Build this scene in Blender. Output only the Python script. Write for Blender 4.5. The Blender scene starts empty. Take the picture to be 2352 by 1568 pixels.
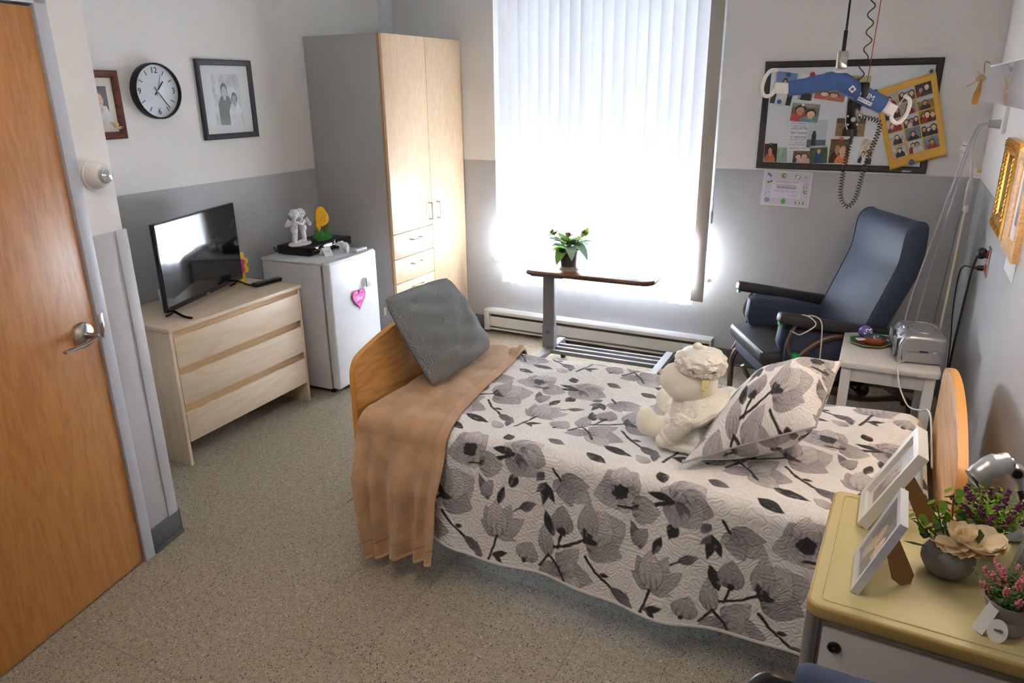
import bpy, bmesh, math, random
import numpy as np
from mathutils import Matrix, Vector
random.seed(7); rng = np.random.default_rng(7)
D = bpy.data; SC = bpy.context.scene; COL = SC.collection
R = math.radians; PI = math.pi

def lin(c):
    c = c / 255.0
    return c / 12.92 if c <= 0.04045 else ((c + 0.055) / 1.055) ** 2.4
def rgb(r, g, b): return (lin(r), lin(g), lin(b), 1.0)

# ------------------------------------------------------------------ camera
cd = D.cameras.new('camera'); cam = D.objects.new('camera', cd); COL.objects.link(cam)
cd.sensor_width = 36.0; cd.lens = 1683.74 / 2352 * 36; cd.clip_start = 0.05; cd.clip_end = 200
_yaw, _pit, _rol = R(-27.384), R(18.957), R(-0.683)
_f = Vector((math.sin(_yaw) * math.cos(_pit), math.cos(_yaw) * math.cos(_pit), -math.sin(_pit)))
_r = Vector((math.cos(_yaw), -math.sin(_yaw), 0)); _u = _r.cross(_f)
_r2 = _r * math.cos(_rol) + _u * math.sin(_rol); _u2 = -_r * math.sin(_rol) + _u * math.cos(_rol)
cam.matrix_world = Matrix(((_r2.x, _u2.x, -_f.x, 3.4592), (_r2.y, _u2.y, -_f.y, -4.7697), (_r2.z, _u2.z, -_f.z, 1.7685), (0, 0, 0, 1)))
SC.camera = cam

# ------------------------------------------------------------------ world, sun, exposure
W = D.worlds.new('daylight'); SC.world = W; W.use_nodes = True
bg = W.node_tree.nodes['Background']; bg.inputs[0].default_value = (0.80, 0.90, 1.0, 1); bg.inputs[1].default_value = 0.72
sd = D.lights.new('sun', 'SUN'); sun = D.objects.new('sun', sd); COL.objects.link(sun)
sd.energy = 160.0; sd.color = (0.88, 0.95, 1.0); sd.angle = R(2.5)
sun.rotation_euler = Vector((0.08, -1.0, -1.0)).to_track_quat('-Z', 'Y').to_euler()
sun.location = (2, 6, 8)
vs = SC.view_settings; vs.view_transform = 'Standard'; vs.look = 'None'; vs.exposure = 1.05; vs.gamma = 1.0; vs.use_curve_mapping = False
CY = SC.cycles; CY.max_bounces = 6; CY.diffuse_bounces = 5; CY.glossy_bounces = 3; CY.transmission_bounces = 4; CY.use_adaptive_sampling = True; CY.adaptive_threshold = .02; CY.use_light_tree = False; CY.time_limit = 1000; W.cycles.sampling_method = 'NONE'; CY.transparent_max_bounces = 8
CY.sample_clamp_indirect = 60.0; CY.use_denoising = True; CY.caustics_reflective = False; CY.caustics_refractive = False

# ------------------------------------------------------------------ helpers
def T(x=0, y=0, z=0): return Matrix.Translation((x, y, z))
def RX(a): return Matrix.Rotation(a, 4, 'X')
def RY(a): return Matrix.Rotation(a, 4, 'Y')
def RZ(a): return Matrix.Rotation(a, 4, 'Z')
def SCL(x, y, z): return Matrix.Diagonal((x, y, z, 1))

class MB:
    def __init__(s): s.v = []; s.f = []; s.s = []
    def add(s, vs, fs, M=None, smooth=False):
        o = len(s.v)
        s.v += [tuple(M @ Vector(p)) for p in vs] if M is not None else [tuple(p) for p in vs]
        s.f += [tuple(i + o for i in f) for f in fs]; s.s += [smooth] * len(fs)
        return s
    def box(s, c, d, b=0.0, M=None, seg=2):
        bm = bmesh.new(); bmesh.ops.create_cube(bm, size=1.0)
        for v in bm.verts: v.co = Vector((v.co.x * d[0] + c[0], v.co.y * d[1] + c[1], v.co.z * d[2] + c[2]))
        if b > 0: bmesh.ops.bevel(bm, geom=list(bm.edges), offset=min(b, min(d) * .49), segments=seg, profile=.5, affect='EDGES')
        return s.bm(bm, M, b > 0)
    def bm(s, bm, M=None, smooth=False):
        bm.verts.index_update()
        s.add([v.co.copy() for v in bm.verts], [[v.index for v in f.verts] for f in bm.faces], M, smooth); bm.free(); return s
    def ell(s, c, r, M=None, n=16, m=10):
        vs = [(0, 0, 1)]; fs = []
        for i in range(1, m):
            a = PI * i / m
            for j in range(n): vs.append((math.sin(a) * math.cos(2 * PI * j / n), math.sin(a) * math.sin(2 * PI * j / n), math.cos(a)))
        vs.append((0, 0, -1)); L = len(vs) - 1
        for j in range(n):
            k = (j + 1) % n; fs.append((0, 1 + j, 1 + k)); fs.append((L, L - n + k, L - n + j))
            for i in range(m - 2): a = 1 + i * n; fs.append((a + j, a + n + j, a + n + k, a + k))
        if not hasattr(r, '__len__'): r = (r, r, r)
        X = T(*c) @ (M if M is not None else Matrix()) @ SCL(*r)
        return s.add(vs, fs, X, True)
    def lathe(s, prof, n=24, M=None, smooth=True, sx=1, sy=1, cap=True):
        vs = []; fs = []
        for r, z in prof:
            for j in range(n): vs.append((r * math.cos(2 * PI * j / n) * sx, r * math.sin(2 * PI * j / n) * sy, z))
        for i in range(len(prof) - 1):
            for j in range(n): k = (j + 1) % n; a = i * n; fs.append((a + j, a + k, a + n + k, a + n + j))
        if cap and prof[0][0] > 1e-6: fs.append(tuple(range(n))[::-1])
        if cap and prof[-1][0] > 1e-6: fs.append(tuple(range((len(prof) - 1) * n, len(prof) * n)))
        return s.add(vs, fs, M, smooth)
    def cyl(s, p, q, r, r2=None, n=14, M=None):
        return s.tube([p, q], r, n, M=M, rr=[r, r if r2 is None else r2], smooth=True)
    def tube(s, path, r, n=8, closed=False, M=None, rr=None, smooth=True, sub=0, flat=1.0):
        P = [Vector(p) for p in path]
        if sub: P = catmull(P, sub, closed)
        N = len(P); vs = []; fs = []; up = None
        for i in range(N):
            a = P[(i - 1) % N] if (closed or i > 0) else P[i]; b = P[(i + 1) % N] if (closed or i < N - 1) else P[i]
            t = (b - a); t = t.normalized() if t.length > 1e-9 else Vector((0, 0, 1))
            if up is None: up = Vector((0, 0, 1)) if abs(t.z) < .9 else Vector((1, 0, 0))
            x = up.cross(t)
            if x.length < 1e-6: x = Vector((1, 0, 0)).cross(t)
            x.normalize(); y = t.cross(x); up = y
            rad = rr[min(len(rr) - 1, int(round(i * (len(rr) - 1) / max(1, N - 1))))] if rr else r
            for j in range(n):
                an = 2 * PI * j / n; vs.append(P[i] + x * (rad * math.cos(an)) + y * (rad * flat * math.sin(an)))
        for i in range(N if closed else N - 1):
            for j in range(n):
                k = (j + 1) % n; a = i * n; b = ((i + 1) % N) * n; fs.append((a + j, a + k, b + k, b + j))
        if not closed: fs.append(tuple(range(n))[::-1]); fs.append(tuple(range((N - 1) * n, N * n)))
        return s.add(vs, fs, M, smooth)
    def prism(s, poly, h0, h1, M=None, b=0.0, seg=2, smooth=None):
        """polygon in local XY extruded along Z from h0 to h1"""
        n = len(poly); bm = bmesh.new()
        A = [bm.verts.new((p[0], p[1], h0)) for p in poly]; B = [bm.verts.new((p[0], p[1], h1)) for p in poly]
        bm.faces.new(A[::-1]); bm.faces.new(B)
        for i in range(n): bm.faces.new((A[i], A[(i + 1) % n], B[(i + 1) % n], B[i]))
        bmesh.ops.recalc_face_normals(bm, faces=list(bm.faces))
        if b > 0:
            es = [e for e in bm.edges if abs(e.verts[0].co.z - e.verts[1].co.z) < 1e-9]
            bmesh.ops.bevel(bm, geom=es, offset=b, segments=seg, profile=.5, affect='EDGES')
        return s.bm(bm, M, (b > 0) if smooth is None else smooth)
    def grid(s, fn, nu, nv, M=None, smooth=True):
        vs = [fn(i / nu, j / nv) for j in range(nv + 1) for i in range(nu + 1)]
        fs = [(j * (nu + 1) + i, j * (nu + 1) + i + 1, (j + 1) * (nu + 1) + i + 1, (j + 1) * (nu + 1) + i) for j in range(nv) for i in range(nu)]
        return s.add(vs, fs, M, smooth)
    def mesh(s, name='m'):
        me = D.meshes.new(name); me.from_pydata(s.v, [], s.f)
        me.polygons.foreach_set('use_smooth', s.s); me.update()
        return me
    def build(s, name, m, parent=None, label=None, sharp=True):
        me = s.mesh(name)
        if sharp:
            try: me.set_sharp_from_angle(angle=R(38))
            except Exception: pass
        return link(name, me, m, parent, label)

def catmull(P, sub, closed=False):
    out = []; N = len(P)
    for i in range(N if closed else N - 1):
        p0 = P[(i - 1) % N] if (closed or i > 0) else P[0] * 2 - P[1]
        p1 = P[i]; p2 = P[(i + 1) % N]; p3 = P[(i + 2) % N] if (closed or i + 2 < N) else P[-1] * 2 - P[-2]
        for k in range(sub):
            t = k / sub
            out.append(0.5 * ((2 * p1) + (p2 - p0) * t + (2 * p0 - 5 * p1 + 4 * p2 - p3) * t * t + (3 * p1 - p0 - 3 * p2 + p3) * t ** 3))
    if not closed: out.append(P[-1].copy())
    return out

def link(name, me, m, parent=None, label=None):
    o = D.objects.new(name, me); COL.objects.link(o)
    if m is not None: me.materials.clear(); me.materials.append(m)
    if parent is not None: o.parent = parent
    if label: o['label'] = label
    return o
def thing(name, label, cat, loc=(0, 0, 0), rz=0.0, group=None):
    o = D.objects.new(name, None); COL.objects.link(o); o.empty_display_size = .05
    o.location = loc; o.rotation_euler = (0, 0, rz); o['label'] = label; o['category'] = cat
    if group: o['group'] = group
    return o
def tag(o, label, cat, group=None, kind=None):
    o['label'] = label; o['category'] = cat
    if group: o['group'] = group
    if kind: o['kind'] = kind
    return o
def struct(o): o['kind'] = 'structure'; return o
def put(o, loc, rz=0.0): o.location = loc; o.rotation_euler = (0, 0, rz); return o
def dup(o, parent=None):
    c = o.copy(); COL.objects.link(c)
    if parent is not None: c.parent = parent
    return c
def dup_tree(o, parent=None):
    c = dup(o, parent)
    for ch in list(o.children): dup_tree(ch, c)
    return c
def evalmesh(ob):
    dg = bpy.context.evaluated_depsgraph_get(); dg.update()
    me = D.meshes.new_from_object(ob.evaluated_get(dg)); return me
def blob(name, prims, m, parent, voxel=.004, smooth=4, label=None, M=None, dec=None):
    """organic continuous mesh: spheres / tapered capsules fused by a voxel remesh"""
    mb = MB()
    for p in prims:
        if p[0] == 'e': mb.ell(p[1], p[2], p[3] if len(p) > 3 else None, 20, 14)
        else:
            a, b, ra, rb = Vector(p[1]), Vector(p[2]), p[3], p[4]; k = max(3, int((a - b).length / (min(ra, rb) * .45)))
            for i in range(k + 1): t = i / k; mb.ell(a.lerp(b, t), ra + (rb - ra) * t, None, 14, 9)
    me = mb.mesh(name); ob = D.objects.new('tmp', me); COL.objects.link(ob)
    md = ob.modifiers.new('r', 'REMESH'); md.mode = 'VOXEL'; md.voxel_size = voxel
    sm = ob.modifiers.new('s', 'SMOOTH'); sm.factor = .5; sm.iterations = smooth
    if dec: dm = ob.modifiers.new('d', 'DECIMATE'); dm.ratio = dec
    me2 = evalmesh(ob); D.objects.remove(ob)
    if M is not None: me2.transform(M)
    me2.polygons.foreach_set('use_smooth', [True] * len(me2.polygons)); me2.name = name
    return link(name, me2, m, parent, label)
_txt = {}
def text(name, s, size, m, parent, M, ext=.0004, align='CENTER', shear=0.0, label=None, sp=1.0):
    cu = D.curves.new('t', 'FONT'); cu.body = s; cu.size = size; cu.align_x = align; cu.align_y = 'CENTER'; cu.extrude = ext; cu.shear = shear; cu.resolution_u = 2
    cu.space_character = sp
    ob = D.objects.new('t', cu); COL.objects.link(ob); me = evalmesh(ob); D.objects.remove(ob); me.transform(M); me.name = name
    return link(name, me, m, parent, label)
def scribble(name, w, h, m, parent, M, n):
    """lettering too small to read: a row of tiny strokes"""
    mb = MB(); q = w / n; r_ = random.Random(n * 31)
    for i in range(n):
        if r_.random() < .12: continue
        hh = h * r_.uniform(.55, 1.0); mb.box((-w / 2 + q * (i + .5), 0, (hh - h) / 2), (q * .72, .0006, hh), 0, M)
    return mb.build(name, m, parent)
UP = RX(PI / 2)   # text/prism drawn in XY -> standing in XZ, facing -Y

# ------------------------------------------------------------------ materials
_mats = {}
def M_(name, col, rough=.5, metal=0.0, var=0.0, vscale=8.0, bump=0.0, bscale=200.0, spec=.5, trans=0.0, emit=None, es=0.0, coat=0.0, sheen=0.0, tl=0.0, alpha=1.0, stretch=None, bdist=.002):
    if name in _mats: return _mats[name]
    m = D.materials.new(name); _mats[name] = m; m.use_nodes = True; nt = m.node_tree; b = nt.nodes['Principled BSDF']
    c = col if len(col) == 4 else (*col, 1)
    b.inputs['Base Color'].default_value = c; b.inputs['Roughness'].default_value = rough; b.inputs['Metallic'].default_value = metal
    b.inputs['Specular IOR Level'].default_value = spec; b.inputs['Transmission Weight'].default_value = trans
    b.inputs['Coat Weight'].default_value = coat; b.inputs['Sheen Weight'].default_value = sheen; b.inputs['Alpha'].default_value = alpha
    if emit: b.inputs['Emission Color'].default_value = emit; b.inputs['Emission Strength'].default_value = es
    tc = nt.nodes.new('ShaderNodeTexCoord'); src = tc.outputs['Object']
    if stretch:
        mp = nt.nodes.new('ShaderNodeMapping'); mp.inputs['Scale'].default_value = stretch; nt.links.new(src, mp.inputs[0]); src = mp.outputs[0]
    if var > 0:
        n = nt.nodes.new('ShaderNodeTexNoise'); n.inputs['Scale'].default_value = vscale; n.inputs['Detail'].default_value = 5; nt.links.new(src, n.inputs[0])
        mx = nt.nodes.new('ShaderNodeMix'); mx.data_type = 'RGBA'
        mx.inputs[6].default_value = tuple(x * (1 - var) for x in c[:3]) + (1,); mx.inputs[7].default_value = tuple(min(1, x * (1 + var)) for x in c[:3]) + (1,)
        nt.links.new(n.outputs[0], mx.inputs[0]); nt.links.new(mx.outputs[2], b.inputs['Base Color'])
    if bump > 0:
        n = nt.nodes.new('ShaderNodeTexNoise'); n.inputs['Scale'].default_value = bscale; n.inputs['Detail'].default_value = 3; nt.links.new(src, n.inputs[0])
        bp = nt.nodes.new('ShaderNodeBump'); bp.inputs['Strength'].default_value = bump; bp.inputs['Distance'].default_value = bdist
        nt.links.new(n.outputs[0], bp.inputs['Height']); nt.links.new(bp.outputs[0], b.inputs['Normal'])
    if tl > 0:
        t = nt.nodes.new('ShaderNodeBsdfTranslucent'); t.inputs[0].default_value = c; ms = nt.nodes.new('ShaderNodeMixShader'); ms.inputs[0].default_value = tl
        out = nt.nodes['Material Output']; nt.links.new(b.outputs[0], ms.inputs[1]); nt.links.new(t.outputs[0], ms.inputs[2]); nt.links.new(ms.outputs[0], out.inputs[0])
    return m
def wood(name, c1, c2, axis='X', scale=3.0, rough=.4, fine=60.0, coat=0.0, contrast=(.35, .65)):
    if name in _mats: return _mats[name]
    m = D.materials.new(name); _mats[name] = m; m.use_nodes = True; nt = m.node_tree; b = nt.nodes['Principled BSDF']; N = nt.nodes.new; Lk = nt.links.new
    b.inputs['Roughness'].default_value = rough; b.inputs['Coat Weight'].default_value = coat; b.inputs['Coat Roughness'].default_value = .25
    tc = N('ShaderNodeTexCoord'); st = {'X': (.12, 1, 1), 'Y': (1, .12, 1), 'Z': (1, 1, .12)}[axis]
    mp = N('ShaderNodeMapping'); mp.inputs['Scale'].default_value = st; Lk(tc.outputs['Object'], mp.inputs[0])
    n1 = N('ShaderNodeTexNoise'); n1.inputs['Scale'].default_value = scale * 3; n1.inputs['Detail'].default_value = 3; n1.inputs['Distortion'].default_value = 1.2; Lk(mp.outputs[0], n1.inputs[0])
    mu = N('ShaderNodeMath'); mu.operation = 'MULTIPLY'; mu.inputs[1].default_value = 9.0; Lk(n1.outputs[0], mu.inputs[0])
    fr = N('ShaderNodeMath'); fr.operation = 'PINGPONG'; fr.inputs[1].default_value = .5; Lk(mu.outputs[0], fr.inputs[0])
    n2 = N('ShaderNodeTexNoise'); n2.inputs['Scale'].default_value = fine; n2.inputs['Detail'].default_value = 4; Lk(mp.outputs[0], n2.inputs[0])
    ad = N('ShaderNodeMath'); ad.operation = 'MULTIPLY_ADD'; ad.inputs[1].default_value = .7; Lk(fr.outputs[0], ad.inputs[0]); Lk(n2.outputs[0], ad.inputs[2])
    cr = N('ShaderNodeValToRGB'); cr.color_ramp.elements[0].position = contrast[0]; cr.color_ramp.elements[1].position = contrast[1] + .2
    cr.color_ramp.elements[0].color = c1; cr.color_ramp.elements[1].color = c2; Lk(ad.outputs[0], cr.inputs[0]); Lk(cr.outputs[0], b.inputs['Base Color'])
    return m
def attr_mat(name, rough=.6, quilt=0.0, sheen=0.0, coat=0.0):
    if name in _mats: return _mats[name]
    m = D.materials.new(name); _mats[name] = m; m.use_nodes = True; nt = m.node_tree; b = nt.nodes['Principled BSDF']; N = nt.nodes.new; Lk = nt.links.new
    a = N('ShaderNodeAttribute'); a.attribute_name = 'print'; Lk(a.outputs['Color'], b.inputs['Base Color']); b.inputs['Roughness'].default_value = rough
    b.inputs['Sheen Weight'].default_value = sheen; b.inputs['Coat Weight'].default_value = coat
    if quilt:
        u = N('ShaderNodeAttribute'); u.attribute_name = 'cloth'
        nz = N('ShaderNodeTexNoise'); nz.inputs['Scale'].default_value = 30; nz.inputs['Detail'].default_value = 0; Lk(u.outputs['Vector'], nz.inputs[0])
        mu = N('ShaderNodeMath'); mu.operation = 'MULTIPLY'; mu.inputs[1].default_value = 5.0; Lk(nz.outputs[0], mu.inputs[0])
        pp = N('ShaderNodeMath'); pp.operation = 'PINGPONG'; pp.inputs[1].default_value = .5; Lk(mu.outputs[0], pp.inputs[0])
        pw = N('ShaderNodeMath'); pw.operation = 'POWER'; pw.inputs[1].default_value = .35; Lk(pp.outputs[0], pw.inputs[0])
        bp = N('ShaderNodeBump'); bp.inputs['Strength'].default_value = quilt; bp.inputs['Distance'].default_value = .010; Lk(pw.outputs[0], bp.inputs['Height']); Lk(bp.outputs[0], b.inputs['Normal'])
    return m
def set_print(me, cols, cloth=None):
    a = me.attributes.new('print', 'FLOAT_COLOR', 'POINT'); n = len(me.vertices)
    c4 = np.ones((n, 4), np.float32); c4[:, :3] = cols; a.data.foreach_set('color', c4.ravel())
    if cloth is not None:
        b = me.attributes.new('cloth', 'FLOAT_VECTOR', 'POINT'); v = np.zeros((n, 3), np.float32); v[:, :2] = cloth; b.data.foreach_set('vector', v.ravel())
def L3(r, g, b): return np.array([lin(r), lin(g), lin(b)])

def wall_mat(name, up, lo, split):
    m = D.materials.new(name); m.use_nodes = True; nt = m.node_tree; b = nt.nodes['Principled BSDF']; N = nt.nodes.new; Lk = nt.links.new
    g = N('ShaderNodeNewGeometry'); sp = N('ShaderNodeSeparateXYZ'); Lk(g.outputs['Position'], sp.inputs[0])
    gt = N('ShaderNodeMath'); gt.operation = 'GREATER_THAN'; gt.inputs[1].default_value = split; Lk(sp.outputs[2], gt.inputs[0])
    mx = N('ShaderNodeMix'); mx.data_type = 'RGBA'; mx.inputs[6].default_value = lo; mx.inputs[7].default_value = up; Lk(gt.outputs[0], mx.inputs[0]); Lk(mx.outputs[2], b.inputs['Base Color'])
    b.inputs['Roughness'].default_value = .55; b.inputs['Specular IOR Level'].default_value = .35
    n = N('ShaderNodeTexNoise'); n.inputs['Scale'].default_value = 260; Lk(g.outputs['Position'], n.inputs[0]); bp = N('ShaderNodeBump'); bp.inputs['Strength'].default_value = .05; bp.inputs['Distance'].default_value = .002
    Lk(n.outputs[0], bp.inputs['Height']); Lk(bp.outputs[0], b.inputs['Normal'])
    return m
def floor_mat():
    m = D.materials.new('speckled_vinyl'); m.use_nodes = True; nt = m.node_tree; b = nt.nodes['Principled BSDF']; N = nt.nodes.new; Lk = nt.links.new
    g = N('ShaderNodeNewGeometry'); pos = g.outputs['Position']
    def fleck(scale, lo, hi, off):
        mp = N('ShaderNodeMapping'); mp.inputs['Location'].default_value = (off, off * 1.7, 0); Lk(pos, mp.inputs[0])
        w = N('ShaderNodeTexNoise'); w.inputs['Scale'].default_value = scale * .8; Lk(mp.outputs[0], w.inputs[0])
        ad = N('ShaderNodeVectorMath'); ad.operation = 'MULTIPLY_ADD'; ad.inputs[1].default_value = (.01, .01, .01); Lk(w.outputs['Color'], ad.inputs[0]); Lk(mp.outputs[0], ad.inputs[2])
        v = N('ShaderNodeTexVoronoi'); v.inputs['Scale'].default_value = scale; Lk(ad.outputs[0], v.inputs[0])
        r = N('ShaderNodeMath'); r.operation = 'LESS_THAN'; r.inputs[1].default_value = lo; Lk(v.outputs['Distance'], r.inputs[0])
        sp = N('ShaderNodeSeparateColor'); Lk(v.outputs['Color'], sp.inputs[0])
        k = N('ShaderNodeMath'); k.operation = 'LESS_THAN'; k.inputs[1].default_value = hi; Lk(sp.outputs[0], k.inputs[0])
        mm = N('ShaderNodeMath'); mm.operation = 'MULTIPLY'; Lk(r.outputs[0], mm.inputs[0]); Lk(k.outputs[0], mm.inputs[1]); return mm.outputs[0]
    oi = N('ShaderNodeObjectInfo'); n = N('ShaderNodeTexNoise'); n.inputs['Scale'].default_value = 55; n.inputs['Detail'].default_value = 6; Lk(pos, n.inputs[0])
    cr = N('ShaderNodeValToRGB'); cr.color_ramp.elements[0].position = .3; cr.color_ramp.elements[1].position = .7
    cr.color_ramp.elements[0].color = rgb(146, 134, 116); cr.color_ramp.elements[1].color = rgb(164, 153, 135); Lk(n.outputs[0], cr.inputs[0])
    hv = N('ShaderNodeHueSaturation'); Lk(cr.outputs[0], hv.inputs['Color']); ma = N('ShaderNodeMath'); ma.operation = 'MULTIPLY_ADD'; ma.inputs[1].default_value = .02; ma.inputs[2].default_value = .99; Lk(oi.outputs['Random'], ma.inputs[0]); Lk(ma.outputs[0], hv.inputs['Value'])
    last = hv.outputs[0]
    for sc, lo, hi, off, c in ((150, .36, .30, 0, rgb(88, 80, 70)), (150, .36, .30, 3.3, rgb(176, 166, 148)), (190, .38, .30, 7.1, rgb(108, 94, 76)), (95, .26, .14, 5.2, rgb(200, 192, 178)), (85, .24, .16, 9.2, rgb(52, 50, 50))):
        mx = N('ShaderNodeMix'); mx.data_type = 'RGBA'; Lk(fleck(sc, lo, hi, off), mx.inputs[0]); Lk(last, mx.inputs[6]); mx.inputs[7].default_value = c; last = mx.outputs[2]
    Lk(last, b.inputs['Base Color']); b.inputs['Roughness'].default_value = .45; b.inputs['Specular IOR Level'].default_value = .35
    return m

WHITE = M_('white_paint', rgb(226, 226, 226), .45); BLACK = M_('black_plastic', rgb(24, 24, 27), .4); CHROME = M_('brushed_steel', rgb(190, 188, 184), .28, 1.0)
DGREY = M_('dark_grey_rubber', rgb(92, 93, 97), .55); PAPER = M_('paper', rgb(232, 232, 234), .7)
GLASS = M_('picture_glass', (1, 1, 1, 1), .02, trans=1.0)

# ================================================================== SETTING
WX = 3.8635; CH = 2.62; GL = 1.287; YB = -5.75
UPC, LOC = rgb(228, 225, 222), rgb(180, 180, 183)
WALL = wall_mat('two_tone_wall_paint', UPC, LOC, GL)
wx0, wx1, wz0, wz1 = .872, 2.44, .575, 2.42
mb = MB()
for x0, x1, z0, z1 in ((-.1, wx0, 0, CH), (wx1, WX + .1, 0, CH), (wx0, wx1, 0, wz0), (wx0, wx1, wz1, CH)): mb.box(((x0 + x1) / 2, .11, (z0 + z1) / 2), (x1 - x0, .22, z1 - z0))
struct(mb.build('wall_back', WALL))
struct(MB().box((-.05, (-3.03) / 2, CH / 2), (.1, 3.03, CH)).build('wall_left', WALL))
struct(MB().box((WX + .05, YB / 2, CH / 2), (.1, -YB + .1, CH)).build('wall_right', WALL))
struct(MB().box((2.2, YB - .05, CH / 2), (3.6, .1, CH)).build('wall_rear', WALL))
struct(MB().box((1.95, YB / 2, CH + .05), (4.2, -YB + .3, .1)).build('ceiling', M_('ceiling_paint', rgb(232, 231, 228), .8)))
fl = struct(MB().box((1.95, YB / 2 - .05, -.055), (4.1, -YB + .3, .1)).build('floor', M_('tile_grout', rgb(78, 70, 60), .8)))
# entry wall (angled), with the door in it
EA = Vector((.947, -3.033, 0)); ED = Vector((.20678, -.97839, 0)); ERZ = math.atan2(-ED.y, -ED.x)
def ew(s, out=0.0, z=0.0): return EA + ED * s + Vector((-ED.y, ED.x, 0)) * out + Vector((0, 0, z))   # s along the wall from its free corner
entry = thing('wall_entry', 'x', 'x', EA, ERZ); del entry['label'], entry['category']; struct(entry)     # local X = -s, -Y = into the room
EWM = M_('entry_wall_paint', UPC, .55); EGM = M_('entry_wall_grey', rgb(190, 191, 197), .5)
mb = MB()
for s0, s1, z0, z1 in ((0, .16, 0, CH), (1.16, 2.85, 0, CH), (.16, 1.16, 2.085, CH)): mb.box((-(s0 + s1) / 2, .08, (z0 + z1) / 2), (s1 - s0, .16, z1 - z0))
mb.build('wall_body', EWM, entry)
MB().box((-.075, -.004, .7), (.15, .008, 1.194), .002).build('wall_guard_panel', EGM, entry, 'pale grey protective wall panel')
mb = MB().box((-.022, -.011, .7), (.052, .006, 1.2), .002); mb.box((.003, .03, .7), (.006, .088, 1.2), .002); mb.build('corner_guard', EGM, entry, 'pale grey corner guard')
mb = MB().box((-.07, -.008, .055), (.17, .014, .11), .003); mb.box((.008, .04, .055), (.014, .11, .11), .003); mb.box((-.07, -.016, .008), (.17, .012, .016), .003)
mb.build('baseboard', DGREY, entry, 'dark grey vinyl baseboard')
# the short return from the free corner to the left wall
struct(MB().box((.47, -3.11, CH / 2), (.93, .1, CH)).build('wall_return', WALL))
# floor tiles, one object each
FM = floor_mat(); TS = .305; tm = None
ix = 0
for i in range(13):
    for j in range(19):
        x = .12 + TS * i; y = -.10 - TS * j
        if x - TS / 2 > WX or y + TS / 2 < YB: continue
        wl = min(x + TS / 2, WX - .001) - max(x - TS / 2, .001)
        if tm is None:
            b_ = MB().box((0, 0, -.0025), (TS - .0008, TS - .0008, .005), .0004, seg=1); b_.s = [False] * len(b_.f); tm = b_.mesh('tile'); tm.materials.append(FM)
        o = D.objects.new('tile', tm); COL.objects.link(o); o.parent = fl; o.location = (x, y, 0)
        if x + TS / 2 > WX: o.scale.x = (WX - (x - TS / 2)) / TS; o.location.x = (WX + x - TS / 2) / 2
        if x - TS / 2 < 0: o.scale.x = (x + TS / 2) / TS; o.location.x = (x + TS / 2) / 2
        if y + TS / 2 > 0: o.scale.y = (-(y - TS / 2)) / TS; o.location.y = (y - TS / 2) / 2
# baseboards
mb = MB()
for x0, x1 in ((.617, .80), (2.53, WX)): mb.box(((x0 + x1) / 2, -.004, .055), (x1 - x0, .008, .11), .002); mb.box(((x0 + x1) / 2, -.012, .006), (x1 - x0, .012, .012), .003)
struct(mb.build('baseboard_back', DGREY))
struct(MB().box((WX - .004, YB / 2, .055), (.008, -YB - .02, .11), .002).build('baseboard_right', DGREY))
struct(MB().box((.004, -2.0, .055), (.008, 2.0, .11), .002).build('baseboard_left', DGREY))
# corner chase between left and back wall, above the wardrobe
struct(MB().box((.02, -.06, 1.31), (.04, .12, 2.62)).build('trim_corner', M_('corner_paint', rgb(236, 236, 240), .5)))
# door
DW = wood('door_wood', rgb(170, 110, 53), rgb(190, 131, 68), 'Z', 1.6, .38, 150, .1)
JM = M_('door_frame_paint', rgb(190, 194, 206), .4)
door = thing('door_1', 'x', 'x', EA, ERZ); del door['label'], door['category']; struct(door)
MB().box((-.66, .012, 1.02), (.892, .044, 2.018), .002).build('door_leaf', DW, door, 'varnished oak veneer door leaf')
mb = MB()
for s in (.185, 1.135): mb.box((-s, .03, 1.04), (.05, .10, 2.08), .003)
mb.box((-.66, .03, 2.0625), (1.0, .10, .05), .003); mb.box((-.2, .045, 1.02), (.02, .03, 2.04)); mb.box((-.66, .045, 2.03), (.92, .03, .02)); mb.build('door_frame', JM, door, 'pale grey metal door frame')
mb = MB().box((-.198, -.0215, .99), (.022, .003, .085), .001); mb.box((-.197, -.024, .985), (.012, .006, .03), .002); mb.build('strike_plate', CHROME, door)
mb = MB().lathe([(0, .018), (.012, .018), (.03, .015), (.043, .008), (.046, 0)], 28, T(-.275, -.01, .976) @ RX(PI / 2)); hd = mb.build('lever_handle', CHROME, door, 'brushed steel lever handle')
mb = MB().cyl((-.275, -.02, .976), (-.275, -.072, .976), .0115, .0105); mb.tube([(-.272, -.070, .976), (-.31, -.070, .966), (-.345, -.060, .960), (-.362, -.056, .958), (-.40, -.055, .958)], .0095, 10, sub=5, flat=.6)
mb.build('lever', CHROME, hd)
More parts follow.
